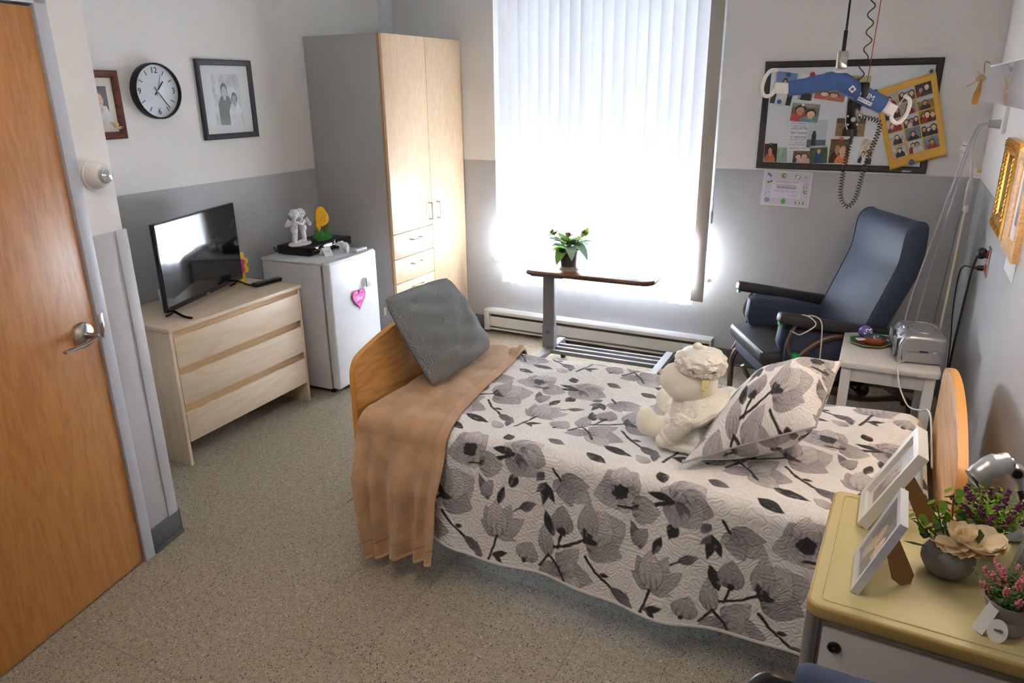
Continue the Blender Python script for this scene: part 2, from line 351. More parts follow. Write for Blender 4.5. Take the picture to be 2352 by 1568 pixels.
# window
mb = MB()
fy = .13
for x in (wx0 + .025, 1.615, wx1 - .025): mb.box((x, fy, (wz0 + wz1) / 2), (.05, .07, wz1 - wz0), .003)
for z in (wz0 + .025, wz1 - .025, 1.15): mb.box(((wx0 + wx1) / 2, fy, z), (wx1 - wx0 - .1, .065, .05), .003)
win = thing('window_1', 'x', 'x', (0, 0, 0)); del win['label'], win['category']; struct(win)
mb.build('window_frame', M_('window_frame_white', rgb(225, 228, 232), .4), win)
PANE = M_('window_glass', (1, 1, 1, 1), .0, alpha=.08, spec=.3)
for x0, x1 in ((wx0 + .05, 1.59), (1.64, wx1 - .05)):
    for z0, z1 in ((wz0 + .05, 1.125), (1.175, wz1 - .05)): MB().box(((x0 + x1) / 2, fy, (z0 + z1) / 2), (x1 - x0, .006, z1 - z0)).build('pane', PANE, win)
MB().box(((wx0 + wx1) / 2, .012, wz0 - .009), (wx1 - wx0 + .03, .075, .026), .006).build('window_sill', WHITE, win)
# eave of the building above the window, outside
struct(MB().box((1.7, .22 + .66, 2.56), (9, 1.32, .12)).build('roof_eave', M_('eave_paint', rgb(200, 200, 198), .8)))
struct(MB().box((1.7, 12, -.65), (60, 24 - .44, .1)).build('ground_outside', M_('asphalt', rgb(44, 44, 46), .9)))

# vertical blind
BL = M_('blind_vinyl', rgb(238, 240, 244), .45, tl=.62, spec=.3)
vb = thing('vertical_blind', 'white vertical slat blind hanging over the bright window', 'window blind', (1.7, -.085, .42))
def slat_mesh(w, h0, h1):
    mb = MB(); mb.grid(lambda u, v: ((u - .5) * w, -.006 * (1 - (2 * u - 1) ** 2), h0 + (h1 - h0) * v), 6, 1); return mb.mesh('slat')
NS = 19; xa, xb = 1.005, 2.335
for i in range(NS):
    me = slat_mesh(.089, random.uniform(-.006, .006), 2.0); me.materials.append(BL); o = D.objects.new('slat', me); COL.objects.link(o); o.parent = vb
    a = R(24 + random.uniform(-5, 5))
    if i in (9, 13): a = R(24 - 30)
    o.location = (xa + (xb - xa) * i / (NS - 1) - 1.7, random.uniform(-.004, .004), -.012 * i / NS); o.rotation_euler = (0, 0, a)
me = slat_mesh(.089, 0, 2.0); me.materials.append(M_('blind_vinyl_end_shade', rgb(172, 168, 162), .5, tl=.01)); o = D.objects.new('slat', me); COL.objects.link(o); o.parent = vb; o.location = (2.407 - 1.7, -.012, .02); o.rotation_euler = (0, 0, R(-14)); o['label'] = 'turned end slat, shade put into its darker colour'  # darker copy of the vinyl: colour stands in for shade on the unlit slat
MB().box((0, .01, 2.03), (1.56, .05, .045), .006).build('headrail', WHITE, vb)
mb = MB()
for k in range(150): mb.ell((2.462 - 1.7, -.012, .61 + k * .0096), .0038, None, 6, 4)
mb.build('bead_chain', WHITE, vb)
MB().lathe([(.004, 0), (.0085, .01), (.0085, .075), (.003, .08)], 12, T(2.462 - 1.7, -.012, .535)).build('chain_weight', M_('clear_grey_plastic', rgb(200, 200, 200), .25), vb)

# ceiling lamp (behind the frame's top edge) and the over-bed light
cl = thing('ceiling_light', 'flat warm white ceiling light panel', 'ceiling light', (2.35, -3.75, CH))
MB().box((0, 0, -.02), (.66, 1.26, .04), .004).build('light_frame', WHITE, cl)
MB().box((0, 0, -.043), (.6, 1.2, .008)).build('diffuser', M_('warm_diffuser', (1, 1, 1, 1), emit=(1.0, .91, .80, 1), es=3.7), cl)

# ================================================================== LEFT SIDE FURNITURE  (local X right, -Y front, Z up)
MAPLE = wood('maple_laminate', rgb(214, 192, 164), rgb(224, 204, 178), 'X', 1.6, .42, 45)
MAPLEV = wood('maple_laminate_upright', rgb(214, 192, 164), rgb(224, 204, 178), 'Z', 1.6, .42, 45)
MEDGE = M_('maple_edge', rgb(203, 168, 122), .45)
dr = thing('dresser', 'pale maple dresser with three wide drawers below the television', 'dresser', (.262, -2.152, 0), R(91.6))
w, d, h = .905, .485, .722
for s in (-1, 1): MB().box((s * (w / 2 - .009), 0, (h - .02) / 2), (.018, d - .006, h - .02), .0015).build('side_panel', MAPLEV, dr)
MB().box((0, -.004, h - .01), (w + .012, d + .006, .02), .002).build('top', MAPLE, dr)
MB().box((0, d / 2 - .03, .36), (w - .036, .006, .66)).build('back_panel', MAPLE, dr)
MB().box((0, -d / 2 + .02, .685), (w - .036, .016, .03)).build('front_rail', MEDGE, dr)
for z0, z1 in ((.515, .672), (.318, .475), (.125, .278)):
    o = MB().box((0, -d / 2 + .009, (z0 + z1) / 2), (w - .042, .018, z1 - z0), .0015).build('drawer', MAPLE, dr)
    MB().box((0, -d / 2 + .03, z1 + .016), (w - .042, .012, .04)).build('finger_rail', MEDGE, o)
# television
tv = thing('television', 'black flat screen television angled on the maple dresser', 'television', (.297, -2.164, .722), R(107.5))
tw, th = .72, .432
GB = M_('gloss_black', rgb(12, 12, 14), .12, spec=.6)
MB().box((0, .008, .037 + th / 2), (tw, .022, th), .003).build('bezel', GB, tv)
MB().box((0, .03, .037 + th * .42), (tw * .8, .03, th * .62), .008).build('rear_housing', BLACK, tv)
MB().box((0, -.0042, .047 + th / 2), (tw - .016, .002, th - .034)).build('screen', M_('screen_glass', rgb(9, 9, 11), .06, spec=.9), tv)
scribble('brand_mark', .034, .006, M_('silver_print', rgb(200, 200, 205), .3), tv, T(0, -.0035, .045), 7)
for s in (-1, 1):
    MB().tube([(s * .3, .05, .006), (s * .302, .02, .018), (s * .305, -.0, .032), (s * .312, -.05, .012), (s * .318, -.10, .006)], .008, 8, sub=4, flat=.7).build('foot', GB, tv)
# remote
rm = thing('remote_control', 'black remote control with coloured keys lying on the dresser', 'remote', (.315, -1.765, .722), R(83))
MB().prism([(-.092, -.018), (-.085, -.026), (.04, -.022), (.085, -.027), (.095, -.018), (.095, .018), (.085, .027), (.04, .022), (-.085, .026), (-.092, .018)], .004, .024, b=.004).build('body', BLACK, rm)
kc = {'g': M_('key_green', rgb(60, 170, 70), .5), 'y': M_('key_yellow', rgb(230, 190, 40), .5), 'r': M_('key_red', rgb(210, 50, 45), .5), 'w': M_('key_grey', rgb(120, 122, 126), .5)}
for i in range(13):
    for j in range(3):
        c = 'w'
        if i == 12: c = 'y' if j != 1 else 'r'
        if i == 5 and j == 1: c = 'g'
        if i == 8: c = ('r', 'g', 'y')[j]
        MB().box((-.078 + i * .0128, -.013 + j * .013, .0245), (.008, .008, .003), .001, seg=1).build('key', kc[c], rm)
# cut-out flower behind the television
fd = thing('wooden_flower', 'yellow and pink cut-out flower ornament peeking out behind the television', 'ornament', (.14, -1.80, .722), R(95))
def flower_poly(r, amp, n=9, k=90): return [((r + amp * abs(math.sin(n * a / 2 + .3))) * math.cos(a), (r + amp * abs(math.sin(n * a / 2 + .3))) * math.sin(a)) for a in [2 * PI * i / k for i in range(k)]]
YEL = M_('yellow_paint', rgb(238, 200, 30), .5); PNK = M_('magenta_paint', rgb(214, 54, 140), .5)
MB().prism(flower_poly(.066, .026, 9), -.008, .0, T(0, 0, .094) @ UP).build('petals', YEL, fd)
MB().prism(flower_poly(.038, .020, 5, 70), 0, .004, T(.0, -.001, .094) @ UP).build('inner_petals', PNK, fd)
MB().lathe([(.018, 0), (.018, .004), (0, .004)], 20, T(0, -.005, .094) @ UP).build('centre', M_('blue_grey_paint', rgb(110, 140, 150), .5), fd)
MB().box((0, .006, .008), (.09, .03, .016), .003).build('stand', YEL, fd)
# small succulent left behind the television
sp = thing('small_potted_succulent', 'tiny spiky succulent in a white pot behind the television', 'potted plant', (.12, -2.29, .722))
MB().lathe([(.022, 0), (.03, .045), (.032, .075), (.028, .075), (.026, .06), (0, .06)], 18).build('pot', WHITE, sp)
LG = M_('succulent_green', rgb(60, 110, 50), .5)
for i in range(11):
    a = i * 2.4; t = .3 + .6 * ((i * 37) % 10) / 10; e = (math.cos(a) * .035 * t, math.sin(a) * .035 * t, .062 + .055 * (1.15 - t * .6))
    MB().tube([(0, 0, .06), (e[0] * .5, e[1] * .5, .06 + (e[2] - .06) * .65), e], .004, 5, rr=[.004, .0045, .0006], sub=2).build('leaf', LG, sp)

# fridge
FW = M_('fridge_enamel', rgb(222, 224, 230), .28, spec=.5, coat=.3)
fr = thing('mini_fridge', 'small white fridge standing between dresser and wardrobe', 'refrigerator', (.345, -1.345, 0), R(92.5))
MB().box((0, .03, .42), (.46, .44, .78), .008).build('body', FW, fr)
MB().box((0, .028, .818), (.47, .455, .016), .006).build('top_panel', FW, fr)
o = MB().box((0, -.232, .432), (.47, .055, .785), .012, seg=3).build('door', FW, fr)
mb = MB().prism([(-.235, 0), (.235, 0), (.22, -.03), (.1, -.046), (-.1, -.046), (-.22, -.03)], .812, .83, T(0, -.222, 0), b=.003); mb.build('door_lip', FW, o)
MB().box((0, -.2, .42), (.455, .012, .76)).build('door_gasket', M_('gasket_grey', rgb(140, 140, 146), .6), o)
text('brand_mark', 'Galanz', .034, M_('logo_white', rgb(246, 246, 250), .25), o, T(.02, -.2602, .742) @ UP, .0004)
MB().box((.15, -.2, .835), (.11, .035, .014), .003).build('hinge_cover', WHITE, fr)
for s in (-1, 1):
    for y in (-.17, .2): MB().lathe([(.016, 0), (.016, .03), (.01, .035)], 12, T(s * .19, y, 0)).build('foot', BLACK, fr)
# heart magnet
hp = []
for i in range(60):
    t = 2 * PI * i / 60; hp.append((16 * math.sin(t) ** 3 / 16, (13 * math.cos(t) - 5 * math.cos(2 * t) - 2 * math.cos(3 * t) - math.cos(4 * t)) / 16))
hm = thing('heart_magnet', 'pink heart magnet with lettering on the fridge door', 'magnet', (.6135, -1.322, .565), R(92.5))
MB().prism([(x * .066, y * .072) for x, y in hp], 0, .0025, UP).build('heart', M_('heart_pink_edge', rgb(196, 40, 120), .5), hm)
MB().prism([(x * .058, y * .063) for x, y in hp], .0025, .003, UP).build('heart_face', M_('heart_pink', rgb(226, 110, 200), .5, var=.35, vscale=40), hm)
RED = M_('red_print', rgb(214, 30, 60), .5); WPR = M_('white_print', rgb(248, 240, 246), .5)
for s, z, sz, m in (('BISOU', .026, .017, RED), ('Bisou', .03, .021, RED), ('Gros', -.002, .03, WPR), ('BISOU', -.027, .02, RED)):
    text('lettering', s, sz, m, hm, T({.026: -.024, .03: .024}.get(z, .0), -.0032, z) @ UP, .0003, shear=.15)
cm = thing('small_magnet_clip', 'small clear plastic magnet on the fridge door beside the heart', 'magnet', (.6125, -1.225, .645), R(92.5))
MB().box((0, -.003, 0), (.044, .005, .06), .002).build('holder', M_('clear_plastic', rgb(225, 230, 236), .12, alpha=.75), cm)
MB().box((-.02, -.005, 0), (.006, .008, .058), .002).build('edge', M_('grey_plastic', rgb(150, 152, 158), .4), cm)
# set-top box
sb = thing('cable_box', 'black cable box lying on top of the fridge', 'cable box', (.245, -1.262, .8265), R(93))
MB().box((0, 0, .03), (.42, .24, .05), .004).build('case', M_('black_metal', rgb(26, 25, 27), .5, bump=.3, bscale=500), sb)
MB().box((0, -.122, .03), (.42, .008, .05), .003).build('front_panel', GB, sb)
for i in range(7): MB().box((-.06 + i * .03, -.1265, .034), (.014, .003, .005), .001, seg=1).build('button', CHROME, sb)
MB().lathe([(.004, 0), (.004, .002), (0, .002)], 10, T(-.16, -.1262, .03) @ UP).build('logo_dot', M_('amber_print', rgb(235, 170, 40), .5), sb)
scribble('brand_mark', .05, .007, _mats['amber_print'], sb, T(-.125, -.1265, .03), 9)
for s in (-1, 1):
    for y in (-.09, .09): MB().lathe([(.01, 0), (.01, .006)], 8, T(s * .18, y, -.0)).build('foot', BLACK, sb)
MB().tube([(-.20, .10, .02), (-.235, .115, .03), (-.245, .11, .05), (-.235, .09, .03), (-.21, .14, .012), (-.12, .17, .01)], .0028, 6, sub=5).build('cable', BLACK, sb)
# kissing cherubs
PORC = M_('matte_porcelain', rgb(228, 226, 228), .4, spec=.4)
ch = thing('cherub_figurine', 'white porcelain figurine of two kissing cherubs on the cable box', 'figurine', (.262, -1.408, .882), R(88))
MB().lathe([(0, 0), (.068, 0), (.073, .006), (.070, .014), (.06, .019), (.03, .021), (0, .021)], 30, None, True, 1.12, .75).build('base', PORC, ch)
def cherub(sx, ang):
    P = [('c', (0, .012, .02), (0, .008, .075), .010, .014), ('c', (.024, 0, .02), (.012, .002, .078), .010, .014), ('e', (.0, -.012, .022), (.010, .016, .008)), ('e', (.024, -.014, .022), (.010, .016, .008)),
         ('e', (.008, .006, .098), (.023, .021, .026)), ('e', (.008, .002, .128), (.022, .018, .028)), ('c', (.008, 0, .148), (.010, -.004, .165), .012, .010), ('e', (.012, -.010, .188), (.026, .027, .028)),
         ('e', (.012, -.036, .182), (.006, .006, .006)), ('e', (.012, -.018, .178), (.017, .016, .014)), ('c', (.030, .0, .144), (.040, -.03, .128), .009, .008), ('c', (.040, -.03, .128), (.026, -.058, .132), .008, .006), ('e', (.024, -.066, .133), (.007, .008, .005)),
         ('c', (-.014, .0, .144), (-.022, -.026, .128), .009, .008), ('c', (-.022, -.026, .128), (-.006, -.052, .13), .008, .006)]
    return P
for k, (lx, rot) in enumerate(((-.036, 90), (.034, -90))):
    Mx = T(lx, (-.004 if k == 0 else .004), 0) @ RZ(R(rot)) @ SCL(1.08, 1.08, 1.0)
    c = blob('cherub', cherub(1, 0), PORC, ch, .0035, 3, M=Mx @ T(-.008, 0, 0), dec=.5)
    mb = MB(); q_ = random.Random(3 + k)
    for i in range(70):
        a_ = q_.uniform(0, 2 * PI); e_ = q_.uniform(-.15, 1.0); d_ = Vector((math.cos(a_) * (1 - e_ * e_) ** .5, math.sin(a_) * (1 - e_ * e_) ** .5, e_))
        if d_.y < -.35 and d_.z < .62: continue
        mb.ell(Vector((.012, -.010, .188)) + Vector((d_.x * .0255, d_.y * .0265, d_.z * .0275)), .0058, None, 8, 6)
    o = mb.build('curls', PORC, c); o.data.transform(Mx @ T(-.008, 0, 0))
    for s in (-1, 1):
        mb = MB()
        for f in range(4): mb.ell((.008 + s * (.018 + f * .005), .020 + f * .003, .146 - f * .008), (.012, .005, .020 - f * .002), RY(s * R(30 + f * 14)), 10, 8)
        o = mb.build('wing', PORC, c); o.data.transform(Mx @ T(-.008, 0, 0))
o = MB().tube([(.034 + math.cos(a) * .031, math.sin(a) * .029, .197) for a in [2 * PI * i / 20 for i in range(20)]], .0022, 6, closed=True).build('headband', M_('pink_glaze', rgb(222, 120, 135), .5), ch, 'thin pink headband')
MB().ell((.045, -.03, .024), (.012, .006, .005)).build('rose', M_('rose_glaze', rgb(170, 90, 80), .5), ch, 'small red glazed rose')
# chick
ck = thing('chick_ornament', 'yellow wooden chick on green leaves standing on the cable box', 'ornament', (.295, -1.245, .882), R(56))
GRN = M_('leaf_green_paint', rgb(58, 140, 44), .5); YCH = M_('chick_yellow', rgb(246, 180, 16), .5)
pts = [(-.030, .085), (-.036, .10), (-.030, .115), (-.032, .15), (-.022, .19), (-.006, .210), (.014, .212), (.028, .200), (.034, .186), (.048, .158), (.050, .13), (.040, .108), (.016, .094), (-.004, .088), (-.010, .070), (-.022, .066)]
pts = [(p.x, p.y) for p in catmull([Vector((a, b, 0)) for a, b in pts], 4, True)]
MB().prism(pts, -.011, .011, UP, b=.002).build('body', YCH, ck)
MB().prism([(.030, .197), (.044, .193), (.031, .187)], -.006, .006, UP).build('beak', M_('beak_red', rgb(200, 60, 40), .5), ck)
mb = MB()
for i in range(26): mb.box((random.uniform(-.012, .036), -.0113, random.uniform(.115, .165)), (.002, .0006, .0042), M=None)
mb.build('freckles', M_('freckle_brown', rgb(120, 90, 20), .6), ck)['kind'] = 'stuff'
for x, y, r, a in ((0, .035, .062, 85), (-.026, .032, .050, 125), (.030, .036, .056, 50), (-.040, .024, .044, 160), (.044, .018, .050, 15), (.006, .062, .046, 65), (.046, .062, .042, 35), (-.03, .058, .034, 140), (.0, .016, .03, -20), (.04, .085, .022, 80)):
    Mx = T(x, random.uniform(-.008, .008), y) @ UP @ RZ(R(a))
    MB().prism([(-r * .5, 0), (-r * .2, r * .22), (r * .15, r * .25), (r * .55, 0), (r * .15, -r * .25), (-r * .2, -r * .22)], -.005, .005, Mx, b=.001).build('leaf', GRN, ck)
MB().box((0, 0, .006), (.075, .034, .012), .003).build('foot', GRN, ck)
for x in (.004, .018): MB().cyl((x, -.002, .06), (x + .002, -.002, .094), .0025).build('leg', M_('chick_leg', rgb(140, 60, 30), .6), ck)
# elephant
el = thing('elephant_figurine', 'small white ceramic elephant with raised trunk on the fridge', 'figurine', (.475, -1.262, .826), R(15))
P = [('e', (.006, 0, .043), (.030, .019, .022)), ('e', (-.026, 0, .052), (.015, .013, .016)), ('c', (-.038, 0, .048), (-.050, 0, .050), .007, .0055), ('c', (-.050, 0, .050), (-.058, 0, .062), .0055, .0045), ('c', (-.058, 0, .062), (-.053, 0, .076), .0045, .0035),
     ('c', (-.030, -.010, .044), (-.046, -.010, .041), .0028, .002), ('c', (-.030, .010, .044), (-.046, .010, .041), .0028, .002)]
for x in (-.014, .026):
    for y in (-.011, .011): P.append(('c', (x, y, .004), (x, y, .036), .0082, .0088))
o = blob('body', P, PORC, el, .0022, 2, dec=.5)
for s in (-1, 1): MB().ell((-.017, s * .017, .053), (.013, .003, .016), RZ(s * R(28))).build('ear', PORC, el)
MB().cyl((.035, 0, .05), (.040, 0, .024), .0018).build('tail', PORC, el)
# folded card
tc = thing('folded_card', 'small white folded tent card in front of the cable box', 'card', (.44, -1.385, .826), R(70))
for s in (-1, 1): MB().box((0, 0, 0), (.055, .0012, .058), .0, T(0, s * .0215, .0262) @ RX(s * R(37))).build('leaf', PAPER, tc)
GP = M_('grey_print', rgb(120, 125, 150), .6)
for k in range(2): scribble('lettering', .03, .006, GP, tc, T(0, -.0228 - (.004 if k else -.003), .03 - k * .014) @ RX(R(-37)), 6)

# wardrobe
OAK = wood('bleached_oak', rgb(220, 186, 150), rgb(230, 202, 170), 'Z', 4.0, .40, 110)
OEDGE = M_('oak_edge', rgb(184, 138, 88), .5); WGREY = M_('grey_laminate', rgb(176, 173, 170), .5, bump=.1, bscale=600)
wd = thing('wardrobe', 'tall grey-sided wardrobe with pale oak doors in the corner', 'wardrobe', (.3, -.463, 0), R(90))
MB().box((0, .012, 1.05), (.918, .574, 2.1), .002).build('carcass', WGREY, wd)
MB().box((0, -.282, 1.06), (.916, .014, 2.08), .001).build('front_edge', OEDGE, wd)
PULL = M_('satin_nickel', rgb(185, 178, 170), .3, 1.0)
def pull(parent, x, z, vert):
    L = .055; q = [(-L, 0), (-L, -.028), (L, -.028), (L, 0)]
    P = [Vector((x + (0 if vert else a), -.307 + b, z + (a if vert else 0))) for a, b in ((-L, 0), (-L, -.022), (-L + .008, -.03), (L - .008, -.03), (L, -.022), (L, 0))]
    MB().tube(P, .0045, 8, sub=3).build('handle', PULL, parent)
def front(name, x0, x1, z0, z1):
    return MB().box(((x0 + x1) / 2, -.298, (z0 + z1) / 2), (x1 - x0 - .004, .018, z1 - z0 - .004), .001).build(name, OAK, wd)
o = front('door', -.459, .008, .88, 2.1); pull(o, -.028, .98, True)
o = front('door', .008, .459, .08, 2.1); pull(o, .072, .975, True)
for z0, z1 in ((.714, .88), (.548, .714), (.30, .548), (.08, .30)):
    o = front('drawer', -.459, .008, z0, z1); pull(o, -.215, z0 + (z1 - z0) * (.66 if z1 > .6 else .8), False)
MB().box((0, -.25, .04), (.91, .02, .08)).build('plinth', BLACK, wd)

# ------------------------------------------------------------------ painted prints (vertex colour on fine sheets)
def vnoise(x, y, s, seed=0):
    r = np.random.default_rng(seed).random((64, 64)); X = np.mod(x * s, 64); Y = np.mod(y * s, 64); i = X.astype(int); j = Y.astype(int); fx = X - i; fy = Y - j
    fx = fx * fx * (3 - 2 * fx); fy = fy * fy * (3 - 2 * fy); i2 = (i + 1) % 64; j2 = (j + 1) % 64; i %= 64; j %= 64
    return r[i, j] * (1 - fx) * (1 - fy) + r[i2, j] * fx * (1 - fy) + r[i, j2] * (1 - fx) * fy + r[i2, j2] * fx * fy
SKIN = [(226, 178, 150), (205, 150, 120), (236, 196, 170)]
def photo_cols(u, v, seed, bgc, people, tint=None, sky=None):
    """people: list of (cx, head_y, head_r, hair, cloth)"""
    n = vnoise(u, v, 6, seed) * .6 + vnoise(u, v, 17, seed + 1) * .4
    c = np.outer(.55 + .9 * n, L3(*bgc))
    if sky is not None: m = v > sky[0]; c[m] = np.outer(.9 + .2 * n[m], L3(*sky[1]))
    for k, (cx, hy, hr, hair, cloth) in enumerate(people):
        sk = L3(*SKIN[(seed + k) % 3])
        bw = np.where(v < hy - hr * .8, hr * (1.3 + .9 * np.clip((hy - hr * .9 - v) / (hr * 1.2), 0, 1)), 0)
        m = np.abs(u - cx) < bw; c[m] = np.outer(.75 + .5 * n[m], L3(*cloth))
        m = (np.abs(u - cx) < hr * .45) & (v < hy) & (v > hy - hr * 1.5); c[m] = sk * .85
        e = ((u - cx) / (hr * 1.05)) ** 2 + ((v - hy - hr * .2) / (hr * 1.25)) ** 2; c[e < 1] = L3(*hair)
        e = ((u - cx) / (hr * .78)) ** 2 + ((v - hy + hr * .12) / hr) ** 2; c[e < 1] = sk
        for sx in (-.3, .3): e = ((u - cx - sx * hr) / (hr * .12)) ** 2 + ((v - hy - hr * .05) / (hr * .06)) ** 2; c[e < 1] = sk * .3
        e = ((u - cx) / (hr * .32)) ** 2 + ((v - hy + hr * .5) / (hr * .1)) ** 2; c[e < 1] = sk * .62
    if tint is not None: c = np.outer(c.mean(1), tint)
    return c
def sheet(name, wdt, hgt, colfn, m, parent=None, n=34, M=None, label=None, thick=.0006, curl=None):
    nu = n; nv = max(4, int(n * hgt / wdt)); u, v = np.meshgrid(np.linspace(0, 1, nu + 1), np.linspace(0, 1, nv + 1)); u = u.ravel(); v = v.ravel()
    mb = MB(); mb.grid(lambda a, b: ((a - .5) * wdt, -thick - (curl(a, b) if curl else 0), (b - .5) * hgt), nu, nv)
    me = mb.mesh(name); set_print(me, np.clip(colfn(u, v), 0, 1))
    if M is not None: me.transform(M)
    return link(name, me, m, parent, label)
PRINT = attr_mat('photo_print', .3, coat=.25)

# clock
ck = thing('wall_clock', 'round black-rimmed wall clock with white face', 'clock', (0, -2.068, 1.781), R(90))
MB().lathe([(.125, 0), (.136, .002), (.137, .04), (.134, .046), (.129, .046), (.128, .020)], 56, RX(PI / 2), cap=False).build('rim', M_('clock_black', rgb(30, 30, 34), .35), ck)
MB().lathe([(.128, .022), (.128, .026), (0, .026)], 56, RX(PI / 2)).build('face', M_('clock_face', rgb(214, 222, 230), .5), ck)
INK = M_('ink_navy', rgb(48, 50, 72), .5)
for k in range(12):
    a = PI / 2 - 2 * PI * k / 12
    if k % 3 == 0: text('numeral', {0: '12', 3: '3', 6: '6', 9: '9'}[k], .042, INK, ck, T(math.cos(a) * .1, -.0266, math.sin(a) * .1) @ UP)
    else: MB().box((0, 0, 0), (.024, .001, .0035), 0, T(math.cos(a) * .1, -.0268, math.sin(a) * .1) @ RY(-a)).build('tick', INK, ck)
for nm, ang, L, wd_, yy in (('hour_hand', 90 - 42, .062, .006, -.030), ('minute_hand', 90 - 144, .104, .004, -.032), ('second_hand', 90 - 20, .085, .0016, -.034)):
    MB().box((L / 2 - .012, 0, 0), (L + .024, .0012, wd_), 0, T(0, yy, 0) @ RY(-R(ang))).build(nm, M_('hand_black', rgb(22, 22, 34), .4), ck)
MB().lathe([(.006, .024), (.006, .037), (0, .038)], 14, RX(PI / 2)).build('pin', CHROME, ck)
# framed photos on the left wall
def frame_parts(t, w, h, fw, dep, fm, matw, matm, colfn, pw, ph, gl=True, px=0, pz=0):
    mb = MB(); P = [(-w / 2, -h / 2), (w / 2, -h / 2), (w / 2, h / 2), (-w / 2, h / 2)]
    prof = [(0, 0), (0, -dep * .8), (fw * .2, -dep), (fw * .7, -dep * .85), (fw, -dep * .45), (fw, 0)]
    vs = []; fs = []
    for cx, cz in P:
        for a, b in prof: vs.append((cx - math.copysign(a, cx), b, cz - math.copysign(a, cz)))
    n = len(prof)
    for i in range(4):
        for j in range(n - 1): a = i * n + j; b = ((i + 1) % 4) * n + j; fs.append((a, b, b + 1, a + 1))
    mb.add(vs, fs); mb.build('frame', fm, t)
    MB().box((0, -dep * .2, 0), (w - fw * 1.9, .003, h - fw * 1.9)).build('mat_board', matm, t)
    if colfn is not None: sheet('photo', pw, ph, colfn, PRINT, t, 44, T(px, -dep * .2 - .0022, pz))
    if gl: MB().box((0, -dep * .38, 0), (w - fw * 1.95, .001, h - fw * 1.95)).build('glass', M_('frame_glass', (1, 1, 1, 1), .03, alpha=.10, spec=.8), t)
bf = thing('black_framed_photo', 'black framed black and white wedding photo on the wall', 'picture frame', (0, -1.594, 1.732), R(90))
def wed(u, v): return photo_cols(u, v, 3, (196, 200, 206), [(.40, .66, .115, (52, 56, 60), (60, 66, 74)), (.74, .5, .10, (44, 48, 54), (226, 228, 232))], np.array([.93, .98, 1.05]))
frame_parts(bf, .395, .425, .03, .022, M_('frame_blackblue', rgb(52, 54, 66), .4), .06, M_('mat_white', rgb(214, 220, 222), .7), wed, .20, .275)
bf2 = thing('brown_framed_photo', 'brown wooden framed portrait half hidden at the wall corner', 'picture frame', (0, -2.394, 1.719), R(90))
frame_parts(bf2, .25, .318, .034, .024, wood('mahogany', rgb(70, 30, 20), rgb(112, 54, 36), 'X', 3, .35), .04, M_('mat_cream', rgb(216, 212, 200), .7), lambda u, v: photo_cols(u, v, 8, (30, 26, 40), [(.62, .62, .2, (60, 50, 50), (214, 216, 220))]), .115, .165, px=-.0, pz=.005)
STRAW = M_('dried_straw', rgb(206, 178, 120), .7)
mb = MB()
for i in range(10):
    a = random.uniform(-.4, 2.6); L = random.uniform(.03, .075); mb.tube([(.055, -.03, -.105), (.055 + math.cos(a) * L * .5, -.036, -.105 + math.sin(a) * L * .5), (.055 + math.cos(a) * L, -.032, -.105 + math.sin(a) * L * .8)], .003, 5, rr=[.002, .005, .0008], sub=2)
mb.ell((.06, -.034, -.09), (.012, .008, .012)); mb.build('dried_flower', STRAW, bf2, 'dried straw flower tucked into the frame')
# alarm strobe on entry wall
st = thing('wall_strobe', 'round white alarm light with clear lens on the wall by the door', 'alarm light', ew(.092, .0, 1.503), ERZ)
PKW = M_('warm_white_plastic', rgb(232, 226, 224), .4)
MB().lathe([(.052, 0), (.053, .012), (.050, .015), (.050, .018), (.047, .03), (.040, .045), (.03, .053), (.0, .055)], 32, RX(PI / 2)).build('housing', PKW, st)
MB().lathe([(.028, .05), (.028, .058), (.024, .066), (.010, .072), (0, .073)], 24, RX(PI / 2)).build('lens', M_('clear_lens', rgb(215, 222, 235), .06, metal=.6), st)

# ================================================================== BED
BYC = -2.26; ZT = .59
BWOOD = wood('beech_panel', rgb(186, 128, 62), rgb(214, 158, 92), 'Y', 1.4, .38, 60, .15); BEDGE = M_('beech_edge', rgb(222, 160, 84), .4)
bed = thing('hospital_bed', 'adjustable bed with curved beech head and foot boards', 'bed', (2.7, BYC, 0))
def board(name, x, flip):
    # outline in local (y, z): rounded shoulders, gently arched top
    pts = []
    W2, z0, z1, zc = .452, .24, .80, .87
    pts += [(-W2 + .02, z0), (W2 - .02, z0), (W2, z0 + .03), (W2, z1 - .20), (W2, z1 - .09), (W2 - .006, z1 - .05), (W2 - .024, z1 - .018), (W2 - .05, z1)]
    for k in range(1, 12):
        y = (W2 - .05) * (1 - 2 * k / 12); pts.append((y, z1 + (zc - z1) * (1 - (y / (W2 - .05)) ** 2)))
    pts += [(-W2 + .05, z1), (-W2 + .024, z1 - .018), (-W2 + .006, z1 - .05), (-W2, z1 - .09), (-W2, z1 - .20), (-W2, z0 + .03)]
    Mx = T(x, 0, 0) @ Matrix(((0, 0, 1, 0), (1, 0, 0, 0), (0, 1, 0, 0), (0, 0, 0, 1)))
    pts = [(p.x, p.y) for p in catmull([Vector((a, b, 0)) for a, b in pts], 3, True)]; o = MB().prism(pts, -.014, .014, Mx, b=.003).build(name, BWOOD, bed)
    MB().tube([Mx @ Vector((p[0], p[1], 0)) for p in pts], .0165, 8, closed=True, flat=.25).build('edge_band', BEDGE, o) if False else None
    n = len(pts); mb = MB()
    vs = [Mx @ Vector((p[0] * 1.004, p[1] + .0012 if p[1] > .5 else p[1], s * .0125)) for p in pts for s in (-1, 1)]
    fs = [(2 * i, 2 * i + 1, 2 * ((i + 1) % n) + 1, 2 * ((i + 1) % n)) for i in range(n)]
    mb.add(vs, fs, None, True).build('edge_band', BEDGE, o)
    return o
